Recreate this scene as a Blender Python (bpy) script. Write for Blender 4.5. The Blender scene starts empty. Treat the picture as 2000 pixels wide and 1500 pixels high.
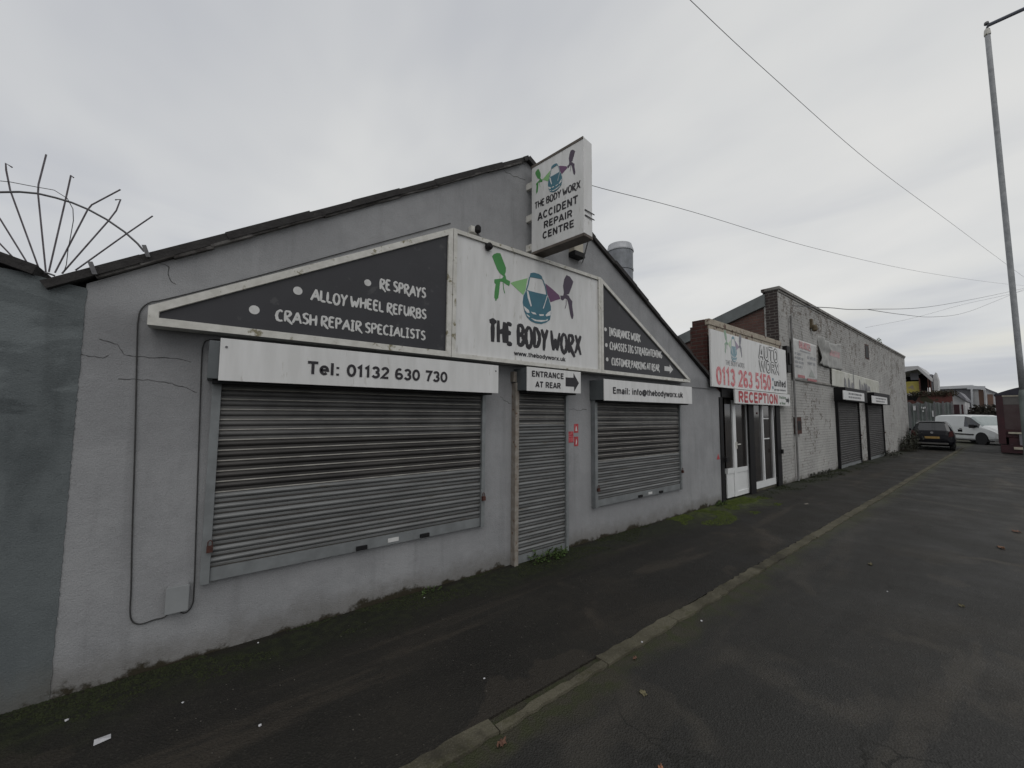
import bpy, bmesh, math, random
from mathutils import Vector, Matrix, noise as mn
random.seed(7)
R=math.radians
sc=bpy.context.scene
# ------------------------------------------------------------------ camera
FPX=760.0; EYE=1.70; YAW,PIT,ROL=R(37.82),R(4.30),R(0.44)
cy,sy,cp,sp,cr,sr=math.cos(YAW),math.sin(YAW),math.cos(PIT),math.sin(PIT),math.cos(ROL),math.sin(ROL)
FW=Vector((sy*cp,cy*cp,sp)); _r=Vector((cy,-sy,0)); _u=_r.cross(FW)
RT=_r*cr+_u*sr; UP=_u*cr-_r*sr
cam=bpy.data.cameras.new('camera'); co=bpy.data.objects.new('camera',cam); sc.collection.objects.link(co)
cam.sensor_width=36; cam.lens=36*FPX/2000; cam.clip_start=.05; cam.clip_end=3000
m=Matrix((RT,UP,-FW)).transposed().to_4x4(); m.translation=(0,0,EYE); co.matrix_world=m
sc.camera=co
# ------------------------------------------------------------------ world, sun, exposure
SUN_EL,SUN_AZ=R(48),R(200)          # behind the camera's left shoulder, very soft
w=bpy.data.worlds.new('World'); sc.world=w; w.use_nodes=True
nt=w.node_tree; nt.nodes.clear(); N=nt.nodes.new; L=nt.links.new
out=N('ShaderNodeOutputWorld'); bg=N('ShaderNodeBackground'); L(bg.outputs[0],out.inputs[0])
sky=N('ShaderNodeTexSky'); sky.sky_type='NISHITA'; sky.sun_disc=False; sky.sun_elevation=SUN_EL; sky.sun_rotation=SUN_AZ
tc=N('ShaderNodeTexCoord'); sx=N('ShaderNodeSeparateXYZ'); L(tc.outputs['Generated'],sx.inputs[0])
def wm(op,a,b=None,c=None):
    n=N('ShaderNodeMath'); n.operation=op
    for i,v in enumerate((a,b,c)):
        if v is None: continue
        if isinstance(v,(int,float)): n.inputs[i].default_value=v
        else: L(v,n.inputs[i])
    return n.outputs[0]
zz=wm('ADD',wm('MAXIMUM',sx.outputs[2],0.0),0.16)
cv=N('ShaderNodeCombineXYZ'); L(wm('DIVIDE',sx.outputs[0],zz),cv.inputs[0]); L(wm('DIVIDE',sx.outputs[1],zz),cv.inputs[1])
mp=N('ShaderNodeMapping'); mp.inputs['Rotation'].default_value=(0,0,R(24)); mp.inputs['Scale'].default_value=(.62,.30,1); mp.inputs['Location'].default_value=(2.3,.4,0)
L(cv.outputs[0],mp.inputs[0])
n1=N('ShaderNodeTexNoise'); n1.inputs['Scale'].default_value=1.0; n1.inputs['Detail'].default_value=5; n1.inputs['Roughness'].default_value=.52; n1.inputs['Distortion'].default_value=.35
L(mp.outputs[0],n1.inputs['Vector'])
rp=N('ShaderNodeValToRGB'); e=rp.color_ramp.elements
e[0].position=.36; e[0].color=(.54,.553,.58,1); e[1].position=.66; e[1].color=(.83,.82,.79,1)
x=e.new(.5); x.color=(.70,.705,.70,1)
L(n1.outputs[0],rp.inputs[0])
# long low cloud bars towards the horizon
mp2=N('ShaderNodeMapping'); mp2.inputs['Scale'].default_value=(1.6,1.6,10); mp2.inputs['Location'].default_value=(1.1,5.2,.35); L(tc.outputs['Generated'],mp2.inputs[0])
n2=N('ShaderNodeTexNoise'); n2.inputs['Scale'].default_value=1.0; n2.inputs['Detail'].default_value=4; n2.inputs['Roughness'].default_value=.48; n2.inputs['Distortion'].default_value=.25; L(mp2.outputs[0],n2.inputs['Vector'])
def wstep(v,a,b):
    n=N('ShaderNodeMapRange'); n.interpolation_type='SMOOTHSTEP'; L(v,n.inputs[0]); n.inputs[1].default_value=a; n.inputs[2].default_value=b; return n.outputs[0]
bar=N('ShaderNodeMix'); bar.data_type='RGBA'; L(wm('MULTIPLY',wm('MULTIPLY',wstep(n2.outputs[0],.44,.62),wstep(sx.outputs[2],.50,.12)),.9),bar.inputs[0]); L(rp.outputs[0],bar.inputs[6]); bar.inputs[7].default_value=(.455,.475,.535,1)
bar2=N('ShaderNodeMix'); bar2.data_type='RGBA'; L(wm('MULTIPLY',wm('MULTIPLY',wstep(n2.outputs[0],.44,.34),wstep(sx.outputs[2],.30,.06)),.8),bar2.inputs[0]); L(bar.outputs[2],bar2.inputs[6]); bar2.inputs[7].default_value=(.78,.76,.68,1)
mx=N('ShaderNodeMix'); mx.data_type='RGBA'; mx.inputs[0].default_value=.93
sk=N('ShaderNodeVectorMath'); sk.operation='SCALE'; sk.inputs['Scale'].default_value=.10; L(sky.outputs[0],sk.inputs[0])
L(sk.outputs[0],mx.inputs[6]); L(bar2.outputs[2],mx.inputs[7]); L(mx.outputs[2],bg.inputs[0]); bg.inputs[1].default_value=1.0
sl=bpy.data.lights.new('sun','SUN'); sl.energy=.6; sl.angle=R(50); sl.color=(1,.97,.93)
so=bpy.data.objects.new('sun',sl); sc.collection.objects.link(so)
sd=Vector((math.sin(SUN_AZ)*math.cos(SUN_EL),math.cos(SUN_AZ)*math.cos(SUN_EL),math.sin(SUN_EL)))
so.rotation_euler=(-sd).to_track_quat('-Z','Y').to_euler()
sc.view_settings.view_transform='Standard'; sc.view_settings.look='None'; sc.view_settings.exposure=0; sc.view_settings.gamma=1
# ------------------------------------------------------------------ places (metres; facade is the plane Y = D, the eye stands 3.57 m from it)
D=3.57
def ray(px,py): return FW*FPX+RT*(px-1000)+UP*(750-py)
def S(px,py,off=0.0):                 # point of the facade plane (x,z), off metres in front of it
    d=ray(px,py); t=(D-off)/d.y; return d.x*t, EYE+d.z*t
def XP(px,py,X):                      # point of a plane of constant X -> (y,z)
    d=ray(px,py); t=X/d.x; return d.y*t, EYE+d.z*t
def G(px,py,z=0.0):
    d=ray(px,py); t=(z-EYE)/d.z; return d.x*t,d.y*t
def P(px,py,dep): return Vector((0,0,EYE))+ray(px,py)*(dep/FPX)
# ------------------------------------------------------------------ materials
MATS={}
def mat(name,c1,c2=None,rough=.7,metal=0,scale=8,detail=4,bump=0,bscale=60,spec=.4,c3=None,t3=.62,s3=2.5,stretch=None,alpha=None,lo=.35,hi=.65):
    if name in MATS: return MATS[name]
    m=bpy.data.materials.new(name); m.use_nodes=True; t=m.node_tree; b=t.nodes['Principled BSDF']
    b.inputs['Roughness'].default_value=rough; b.inputs['Metallic'].default_value=metal; b.inputs['Specular IOR Level'].default_value=spec
    c1=(*c1,1); c2=(*(c2 or [v*.75 for v in c1[:3]]),1)
    g=t.nodes.new('ShaderNodeNewGeometry'); src=g.outputs['Position']
    if stretch:
        q=t.nodes.new('ShaderNodeMapping'); q.inputs['Scale'].default_value=stretch; t.links.new(src,q.inputs[0]); src=q.outputs[0]
    def nz(sc_,det,ro=.55):
        n=t.nodes.new('ShaderNodeTexNoise'); n.inputs['Scale'].default_value=sc_; n.inputs['Detail'].default_value=det; n.inputs['Roughness'].default_value=ro
        t.links.new(src,n.inputs['Vector']); return n.outputs[0]
    r=t.nodes.new('ShaderNodeValToRGB'); r.color_ramp.elements[0].position=lo; r.color_ramp.elements[1].position=hi
    r.color_ramp.elements[0].color=c2; r.color_ramp.elements[1].color=c1
    t.links.new(nz(scale,detail),r.inputs[0]); col=r.outputs[0]
    if c3:
        k=t.nodes.new('ShaderNodeValToRGB'); k.color_ramp.elements[0].position=t3; k.color_ramp.elements[1].position=t3+.06
        t.links.new(nz(s3,8,.65),k.inputs[0])
        mm=t.nodes.new('ShaderNodeMix'); mm.data_type='RGBA'; t.links.new(k.outputs[0],mm.inputs[0]); t.links.new(col,mm.inputs[6]); mm.inputs[7].default_value=(*c3,1); col=mm.outputs[2]
    t.links.new(col,b.inputs['Base Color'])
    if bump:
        bp=t.nodes.new('ShaderNodeBump'); bp.inputs['Strength'].default_value=bump; bp.inputs['Distance'].default_value=.01
        t.links.new(nz(bscale,3),bp.inputs['Height']); t.links.new(bp.outputs[0],b.inputs['Normal'])
    MATS[name]=m; return m
class NG:                              # small node builder for the special materials
    def __init__(s,name):
        s.m=bpy.data.materials.new(name); s.m.use_nodes=True; s.t=s.m.node_tree; s.b=s.t.nodes['Principled BSDF']; MATS[name]=s.m
        g=s.t.nodes.new('ShaderNodeNewGeometry'); s.pos=g.outputs['Position']; q=s.t.nodes.new('ShaderNodeSeparateXYZ'); s.l(s.pos,q.inputs[0]); s.x,s.y,s.z=q.outputs
    def l(s,a,b): s.t.links.new(a,b)
    def put(s,inp,v):
        if isinstance(v,(int,float)): inp.default_value=v
        elif isinstance(v,tuple): inp.default_value=(*v,1) if len(v)==3 and inp.type=='RGBA' else v
        else: s.l(v,inp)
    def math(s,op,*a,clamp=False):
        n=s.t.nodes.new('ShaderNodeMath'); n.operation=op; n.use_clamp=clamp
        for i,v in enumerate(a): s.put(n.inputs[i],v)
        return n.outputs[0]
    def vec(s,x,y,z=0.0):
        n=s.t.nodes.new('ShaderNodeCombineXYZ')
        for i,v in enumerate((x,y,z)): s.put(n.inputs[i],v)
        return n.outputs[0]
    def noise(s,scale,det=4,ro=.55,v=None,dist=0):
        n=s.t.nodes.new('ShaderNodeTexNoise'); n.inputs['Scale'].default_value=scale; n.inputs['Detail'].default_value=det; n.inputs['Roughness'].default_value=ro; n.inputs['Distortion'].default_value=dist
        s.l(v if v is not None else s.pos,n.inputs['Vector']); return n.outputs[0]
    def step(s,v,a,b):
        n=s.t.nodes.new('ShaderNodeMapRange'); n.interpolation_type='SMOOTHSTEP'; s.put(n.inputs[0],v); n.inputs[1].default_value=a; n.inputs[2].default_value=b; return n.outputs[0]
    def mix(s,f,a,b):
        n=s.t.nodes.new('ShaderNodeMix'); n.data_type='RGBA'; s.put(n.inputs[0],f); s.put(n.inputs[6],a); s.put(n.inputs[7],b); return n.outputs[2]
    def bump(s,h,st=.5,d=.01):
        n=s.t.nodes.new('ShaderNodeBump'); n.inputs['Strength'].default_value=st; n.inputs['Distance'].default_value=d; s.l(h,n.inputs['Height']); s.l(n.outputs[0],s.b.inputs['Normal'])
    def end(s,col,rough=.85,spec=.3):
        s.put(s.b.inputs['Base Color'],col); s.put(s.b.inputs['Roughness'],rough); s.b.inputs['Specular IOR Level'].default_value=spec; return s.m
def render_mat(name,ca,cb,stain,blotch=.0,strata=False):
    g=NG(name)
    c=g.mix(g.step(g.noise(1.1,7,.66),.40,.62),cb,ca)
    c=g.mix(g.math('MULTIPLY',g.step(g.noise(2.6,7,.65,g.vec(g.x,g.math('MULTIPLY',g.z,.45),1.7)),.52,.72),.45+blotch),c,stain)
    if strata:
        sv=g.noise(1,6,.62,g.vec(g.math('MULTIPLY',g.x,1.3),4.0,g.math('MULTIPLY',g.z,3.2)),.5); up=g.step(g.z,1.45,1.75)
        c=g.mix(g.math('MULTIPLY',g.math('MULTIPLY',g.step(sv,.50,.58),up),.7),c,tuple(v*1.35 for v in ca)); c=g.mix(g.math('MULTIPLY',g.math('MULTIPLY',g.step(sv,.46,.38),up),.75),c,stain)
    sp=g.noise(170,2); c=g.mix(g.math('MULTIPLY',g.step(sp,.5,.8),.35),c,tuple(v*1.45 for v in ca))
    c=g.mix(g.math('MULTIPLY',g.step(sp,.47,.28),.4),c,tuple(v*.5 for v in ca))
    ud=g.step(g.math('ADD',g.z,g.math('MULTIPLY',g.noise(5,5,.7),.35)),2.05,2.4); ud=g.math('MULTIPLY',ud,g.step(g.z,2.42,2.3)); c=g.mix(g.math('MULTIPLY',ud,.35),c,tuple(v*.5 for v in ca)) if not strata else c
    rs=g.noise(1,5,.6,g.vec(g.math('MULTIPLY',g.x,7.0),0.0,g.math('MULTIPLY',g.z,.55))); c=g.mix(g.math('MULTIPLY',g.step(rs,.52,.72),.38),c,tuple(v*.62 for v in ca)); c=g.mix(g.math('MULTIPLY',g.step(rs,.44,.30),.25),c,tuple(v*1.15 for v in ca))
    # splash dirt and exposed base course along the foot of the wall
    foot=g.math('ADD',g.z,g.math('MULTIPLY',g.math('SUBTRACT',g.noise(3.2,7,.7),.5),.42))
    c=g.mix(g.math('MULTIPLY',g.step(foot,.26,.02),.55),c,(.11,.10,.085))
    c=g.mix(g.step(foot,.045,.0),c,(.035,.03,.02))
    h=g.math('ADD',g.math('MULTIPLY',g.noise(120,3),.6),g.noise(9,3)); g.bump(h,.55,.012)
    return g.end(c,.9,.2)
M_render=render_mat('grey_render',(.298,.301,.308),(.252,.255,.262),(.19,.192,.198))
M_teal=render_mat('teal_render',(.128,.143,.147),(.104,.117,.122),(.055,.063,.066),.1,True)
def brick_mat(name,c1,c2,mortar,paint=None,cover=.5,gap=.012):
    g=NG(name)
    uv=g.vec(g.math('ADD',g.x,g.y),g.z,0.0)
    wob=g.t.nodes.new('ShaderNodeTexBrick'); wob.offset=.5
    wob.inputs['Scale'].default_value=1; wob.inputs['Brick Width'].default_value=.225; wob.inputs['Row Height'].default_value=.075; wob.inputs['Mortar Size'].default_value=gap; wob.inputs['Mortar Smooth'].default_value=.35; wob.inputs['Bias'].default_value=0
    g.l(uv,wob.inputs['Vector'])
    wob.inputs['Color1'].default_value=(*c1,1); wob.inputs['Color2'].default_value=(*c2,1); wob.inputs['Mortar'].default_value=(*mortar,1)
    c=g.mix(g.math('MULTIPLY',g.step(g.noise(2,6,.6),.4,.7),.5),wob.outputs[0],tuple(v*.55 for v in c1))
    h=g.math('SUBTRACT',1.0,wob.outputs['Fac'])
    if paint:
        n=g.noise(3.6,9,.72); n2=g.noise(13,5,.6,uv)
        m=g.math('ADD',g.math('MULTIPLY',n,.62),g.math('MULTIPLY',n2,.38))
        m=g.math('SUBTRACT',m,g.math('MULTIPLY',g.step(g.z,2.6,4.8),.045))
        f=g.step(g.math('SUBTRACT',m,g.math('MULTIPLY',g.step(g.noise(.45,3),.5,.62),.05)),cover-.012,cover+.018)
        pc=g.mix(g.step(g.noise(1.1,6,.6),.35,.7),tuple(v*.8 for v in paint),paint)
        pc=g.mix(g.math('MULTIPLY',g.math('MULTIPLY',wob.outputs['Fac'],.5),g.step(g.noise(.8,4,.6),.38,.6)),pc,tuple(v*.5 for v in paint))
        pc=g.mix(g.math('MULTIPLY',g.step(g.noise(24,3),.55,.75),.35),pc,tuple(v*.55 for v in paint))
        pc=g.mix(g.step(g.math('ADD',g.z,g.math('MULTIPLY',g.noise(3,6,.7),.5)),.36,.2),pc,(.06,.055,.045))
        c=g.mix(f,c,pc)
    g.bump(g.math('ADD',h,g.math('MULTIPLY',g.noise(90,2),.4)),.7,.008)
    return g.end(c,.88,.25)
M_pbrick=brick_mat('flaking_painted_brick',(.15,.135,.122),(.18,.15,.13),(.19,.18,.165),(.41,.405,.39),.412,.013)
M_rbrick=brick_mat('red_brick',(.095,.040,.033),(.075,.034,.029),(.09,.075,.065))
M_obrick=brick_mat('weathered_red_brick',(.135,.075,.062),(.105,.062,.054),(.12,.095,.085))
M_dbrick=brick_mat('sooty_brick',(.045,.036,.036),(.06,.045,.042),(.13,.12,.11))
def asphalt(name,base,warm,moss=True):
    g=NG(name)
    big=g.noise(.35,5,.6); med=g.noise(1.5,7,.62); 
    c=g.mix(g.step(med,.36,.66),tuple(v*.68 for v in base),base)
    c=g.mix(g.math('MULTIPLY',g.step(big,.5,.64),.75),c,warm)
    # long worn strips and patch repairs running along the street
    st=g.noise(1,6,.6,g.vec(g.math('MULTIPLY',g.x,.22),g.math('MULTIPLY',g.y,1.7),3.0),.4)
    c=g.mix(g.math('MULTIPLY',g.step(st,.56,.63),.55),c,tuple(v*1.7 for v in warm))
    st2=g.noise(1,4,.55,g.vec(g.math('MULTIPLY',g.x,.10),g.math('MULTIPLY',g.y,.95),7.0),.6); c=g.mix(g.math('MULTIPLY',g.step(st2,.50,.60),.62),c,tuple(v*.48 for v in base)); c=g.mix(g.math('MULTIPLY',g.step(st2,.42,.34),.45),c,tuple(v*1.45 for v in base))
    bl=g.noise(2.1,7,.72); c=g.mix(g.math('MULTIPLY',g.step(bl,.56,.66),.5),c,tuple(v*.45 for v in base))
    c=g.mix(g.math('MULTIPLY',g.step(st,.42,.35),.5),c,tuple(v*.5 for v in base))
    pt=g.noise(.8,4,.5,g.vec(g.x,g.y,9.0),.2)
    c=g.mix(g.math('MULTIPLY',g.step(pt,.64,.655),.45),c,tuple(v*1.5 for v in warm))
    # silt-filled joints and pale worn seams
    sm=g.t.nodes.new('ShaderNodeTexVoronoi'); sm.feature='DISTANCE_TO_EDGE'; sm.inputs['Scale'].default_value=.33
    w2=g.t.nodes.new('ShaderNodeVectorMath'); w2.operation='ADD'; g.l(g.pos,w2.inputs[0]); n5=g.t.nodes.new('ShaderNodeTexNoise'); n5.inputs['Scale'].default_value=.9; n5.inputs['Detail'].default_value=6; g.l(g.pos,n5.inputs['Vector']); g.l(n5.outputs['Color'],w2.inputs[1]); g.l(w2.outputs[0],sm.inputs['Vector'])
    c=g.mix(g.math('MULTIPLY',g.math('MULTIPLY',g.step(sm.outputs[0],.035,.005),g.step(g.noise(1.1,5,.6),.46,.6)),.55),c,tuple(v*2.1 for v in warm))
    # aggregate
    vo=g.t.nodes.new('ShaderNodeTexVoronoi'); vo.inputs['Scale'].default_value=95; g.l(g.pos,vo.inputs['Vector'])
    br=g.t.nodes.new('ShaderNodeSeparateColor'); g.l(vo.outputs['Color'],br.inputs[0])
    c=g.mix(g.math('MULTIPLY',g.step(br.outputs[0],.80,1.0),.32),c,tuple(v*2.6 for v in base))
    c=g.mix(g.math('MULTIPLY',g.step(br.outputs[1],.35,.0),.35),c,tuple(v*.4 for v in base))
    # cracks
    cr=g.t.nodes.new('ShaderNodeTexVoronoi'); cr.feature='DISTANCE_TO_EDGE'; cr.inputs['Scale'].default_value=.42
    wv=g.t.nodes.new('ShaderNodeVectorMath'); wv.operation='ADD'; g.l(g.pos,wv.inputs[0]); nn=g.t.nodes.new('ShaderNodeTexNoise'); nn.inputs['Scale'].default_value=2.2; nn.inputs['Detail'].default_value=5; g.l(g.pos,nn.inputs['Vector']); g.l(nn.outputs['Color'],wv.inputs[1]); g.l(wv.outputs[0],cr.inputs['Vector'])
    ck=g.math('MULTIPLY',g.step(cr.outputs[0],.008,.002),g.step(g.noise(.6,2),.5,.6))
    c=g.mix(g.math('MULTIPLY',ck,.8),c,(.008,.008,.006))
    if moss:
        j=g.math('MULTIPLY',g.math('SUBTRACT',g.noise(1.7,7,.68),.5),1.1)
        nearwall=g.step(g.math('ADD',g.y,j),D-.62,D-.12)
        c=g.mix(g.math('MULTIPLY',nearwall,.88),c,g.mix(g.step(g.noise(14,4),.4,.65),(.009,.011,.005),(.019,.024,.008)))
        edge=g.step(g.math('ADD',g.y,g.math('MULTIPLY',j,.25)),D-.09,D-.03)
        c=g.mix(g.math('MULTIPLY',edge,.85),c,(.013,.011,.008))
        bright=g.math('MULTIPLY',g.math('MULTIPLY',g.step(g.x,5.6,7.2),g.step(g.x,9.4,8.6)),g.step(g.math('ADD',g.y,j),D-.75,D-.25))
        c=g.mix(g.math('MULTIPLY',bright,.9),c,g.mix(g.step(g.noise(11,5),.4,.65),(.022,.030,.007),(.070,.088,.016)))
    else:
        j=g.math('MULTIPLY',g.math('SUBTRACT',g.noise(1.6,7,.68),.5),.62)
        c=g.mix(g.math('MULTIPLY',g.step(g.math('ADD',g.y,g.math('MULTIPLY',j,1.6)),-.5,1.5),.55),c,(.0165,.0155,.013))
        c=g.mix(g.math('MULTIPLY',g.step(g.math('ADD',g.y,g.math('MULTIPLY',j,.5)),-1.1,-1.9),.35),c,(.055,.053,.05))
        ks=g.math('MULTIPLY',g.step(g.math('ADD',g.y,j),1.55,1.75),.9)
        c=g.mix(g.math('MULTIPLY',ks,.8),c,g.mix(g.step(g.noise(9,4),.42,.6),(.042,.039,.024),(.034,.040,.012)))
    h=g.math('ADD',g.math('MULTIPLY',vo.outputs['Distance'],.8),g.math('MULTIPLY',g.noise(4,4),.8)); g.bump(h,.6,.012)
    return g.end(c,g.mix(g.step(med,.3,.7),(.62,.62,.62),(.88,.88,.88)),.35)
M_road=asphalt('road_asphalt',(.036,.035,.0325),(.042,.037,.030),False)
M_pave=asphalt('pavement_asphalt',(.018,.0163,.0132),(.027,.0222,.0168),True)
def kerb_mat():
    g=NG('kerb_stone')
    c=g.mix(g.step(g.noise(3,6,.65),.36,.66),(.062,.057,.040),(.105,.097,.070))
    c=g.mix(g.math('MULTIPLY',g.step(g.noise(7,6,.7),.52,.68),.6),c,(.05,.05,.022))
    c=g.mix(g.math('MULTIPLY',g.step(g.noise(110,2),.5,.7),.35),c,(.16,.15,.125))
    c=g.mix(g.math('MULTIPLY',g.step(g.noise(1.3,7,.7),.53,.64),.75),c,(.036,.033,.026))
    g.bump(g.math('ADD',g.noise(70,3),g.noise(6,4)),.6,.01)
    return g.end(c,.9,.2)
M_kerb=kerb_mat()
M_white=mat('white_board',(.67,.67,.665),(.59,.59,.58),.42,scale=3,detail=6,c3=(.47,.46,.43),t3=.62,s3=4,stretch=(4,4,.7))
M_frame=mat('aged_white_frame',(.62,.61,.57),(.50,.49,.45),.5,scale=14,c3=(.20,.18,.11),t3=.60,s3=9)
M_char=mat('charcoal_board',(.030,.030,.035),(.025,.025,.029),.45,scale=4,c3=(.055,.055,.058),t3=.6,s3=7)
M_black=mat('black_lettering',(.018,.016,.020),(.022,.02,.024),.5,scale=30)
M_ltwhite=mat('white_lettering',(.60,.60,.59),(.52,.52,.51),.5,scale=30)
M_red=mat('red_lettering',(.34,.025,.035),(.50,.10,.11),.5,scale=22)
M_fadered=mat('faded_red_lettering',(.52,.06,.08),(.62,.30,.31),.5,scale=25,detail=2)
M_grey=mat('grey_paint',(.105,.115,.12),(.09,.10,.105),.5,scale=10,c3=(.06,.062,.06),t3=.64,s3=8)
M_galv=mat('galvanised_slats',(.20,.205,.205),(.13,.133,.133),.5,.25,scale=5,detail=6,stretch=(.5,1,6),c3=(.11,.10,.085),t3=.60,s3=6)
M_hinge=mat('slat_hinge_line',(.05,.045,.04),(.03,.028,.024),.6,.2,scale=9)
M_hinge2=mat('pale_slat_hinge_line',(.34,.33,.30),(.22,.21,.19),.5,.2,scale=9)
M_perf=mat('perforated_slats',(.068,.064,.061),(.038,.036,.035),.55,.2,scale=1.6,detail=3,c3=(.05,.048,.045),t3=.6,s3=1.4)
M_perf2=mat('paler_perforated_slats',(.14,.138,.135),(.08,.079,.078),.6,.2,scale=2.5,detail=4)  # paler tone for the upper perforated zone
M_guide=mat('shutter_guide',(.24,.255,.26),(.19,.20,.205),.5,.35,scale=9,c3=(.12,.09,.07),t3=.68,s3=12)
M_guide2=mat('pale_shutter_guide',(.30,.28,.25),(.22,.19,.16),.6,.2,scale=14,c3=(.14,.08,.05),t3=.6,s3=16)
M_slate=mat('dark_roof_tile',(.035,.033,.032),(.022,.02,.02),.85,scale=12,bump=.8,bscale=30,c3=(.11,.10,.09),t3=.66,s3=14)
M_mortar=mat('verge_mortar',(.13,.125,.12),(.04,.036,.034),.95,scale=10,detail=7,bump=.8,bscale=40)
M_roofg=mat('grey_roof_sheet',(.15,.165,.165),(.12,.13,.13),.6,scale=4)
M_steel=mat('weathered_steel',(.16,.16,.165),(.10,.10,.105),.55,.4,scale=25,c3=(.12,.06,.035),t3=.64,s3=20)
M_spike=mat('galvanised_rod',(.15,.14,.155),(.09,.075,.08),.5,.5,scale=30)
M_pole=mat('lamp_post_paint',(.33,.34,.35),(.24,.25,.26),.6,.2,scale=9,detail=6,bump=.3,bscale=90)
M_cable=mat('black_cable',(.03,.03,.03),(.05,.05,.05),.7,scale=20)
M_wire=mat('overhead_wire',(.16,.16,.17),(.13,.13,.14),.7)
M_dark=mat('black_paint',(.010,.010,.012),(.014,.013,.013),.6,scale=12,spec=.2)
M_rust=mat('rusty_metal',(.08,.03,.022),(.045,.02,.016),.85,scale=12,bump=.5)
M_upvc=mat('white_upvc',(.70,.71,.71),(.64,.65,.65),.35,scale=4)
M_glass=mat('dark_glass',(.025,.024,.024),(.035,.03,.028),.08,scale=2,spec=.6)
M_crack=mat('wall_crack',(.06,.06,.06),(.09,.09,.09),.95)
M_moss=mat('moss',(.022,.028,.008),(.012,.016,.005),.95,scale=16)
M_mossb=mat('bright_moss',(.075,.10,.016),(.04,.055,.01),.95,scale=10)
M_weed=mat('weed_leaf',(.075,.125,.03),(.04,.07,.018),.7,scale=25)
M_bush=mat('dull_bush_leaf',(.055,.06,.045),(.03,.032,.022),.85,scale=9)
M_stem=mat('plant_stem',(.06,.05,.03),(.04,.03,.02),.9)
M_flue=mat('flue_galvanised',(.21,.22,.24),(.16,.17,.18),.5,.5,scale=7,c3=(.13,.13,.14),t3=.6,s3=5)
M_teal2=mat('logo_teal',(.035,.13,.18),(.04,.15,.20),.45)
M_green=mat('logo_green',(.05,.22,.05),(.06,.25,.07),.45,scale=2)
M_lgreen=mat('logo_light_green',(.20,.42,.16),(.24,.46,.2),.45,scale=3)
M_purple=mat('logo_purple',(.12,.045,.12),(.14,.055,.13),.45)
M_dpurple=mat('logo_dark_purple',(.055,.035,.065),(.06,.04,.07),.45)
M_banner=mat('banner_fabric',(.52,.52,.51),(.42,.42,.41),.7,scale=5,c3=(.34,.34,.33),t3=.62,s3=4)
M_banner2=mat('grubby_banner_fabric',(.38,.38,.365),(.29,.29,.28),.75,scale=6)
M_tan=mat('peeling_cream_paint',(.42,.38,.31),(.30,.26,.21),.85,scale=6,bump=.6,bscale=30,c3=(.10,.055,.045),t3=.54,s3=6)
M_navy=mat('dark_navy_car_paint',(.004,.004,.007),(.005,.005,.008),.35,0,spec=.2)
M_vanw=mat('white_van_paint',(.62,.64,.64),(.58,.60,.60),.28,scale=2)
M_tyre=mat('tyre_rubber',(.018,.018,.018),(.025,.025,.025),.85)
M_rim=mat('wheel_alloy',(.35,.35,.36),(.28,.28,.29),.35,.7)
M_cglass=mat('car_window_glass',(.02,.022,.025),(.025,.027,.03),.05,spec=.7)
M_lglass=mat('bright_windscreen_glass',(.30,.34,.34),(.26,.30,.30),.1,spec=.7)  # windscreen brightness is put into the base colour; the other windows stay dark
M_plate=mat('yellow_plate',(.34,.22,.07),(.28,.18,.06),.4)
M_tail=mat('tail_lamp_red',(.05,.008,.01),(.06,.01,.01),.3)
M_maroon=mat('maroon_paint',(.050,.014,.019),(.032,.012,.015),.5,scale=2.5)
M_cream=mat('cream_strip',(.45,.42,.34),(.36,.33,.27),.5)
M_tgrey=mat('truck_grey_panel',(.12,.115,.11),(.085,.08,.078),.6,scale=3)
M_farwhite=mat('far_white_cladding',(.52,.53,.54),(.44,.45,.47),.6,scale=.6)
M_farpale=mat('far_pale_render',(.50,.50,.50),(.40,.40,.41),.8,scale=.8)
M_fargrey=mat('far_grey_cladding',(.20,.20,.22),(.15,.15,.17),.7,scale=.5)
M_farbrown=mat('far_brown_cladding',(.17,.10,.075),(.13,.08,.06),.7,scale=.8)
M_yellow=mat('yellow_sheet',(.34,.29,.06),(.25,.21,.05),.7,scale=2,c3=(.20,.17,.12),t3=.58,s3=2)
M_fence=mat('grey_green_sheet_fence',(.17,.19,.185),(.12,.135,.13),.6,scale=1.2,c3=(.10,.09,.08),t3=.62,s3=2)
M_paper=mat('white_litter',(.55,.55,.57),(.46,.46,.48),.6,scale=30)
M_leafb=mat('dead_leaf_brown',(.17,.09,.06),(.10,.05,.035),.8,scale=40)
M_leafy=mat('dead_leaf_ochre',(.16,.14,.08),(.10,.09,.05),.85,scale=40)
M_grit=mat('pale_grit',(.13,.12,.105),(.07,.065,.055),.9)
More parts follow.
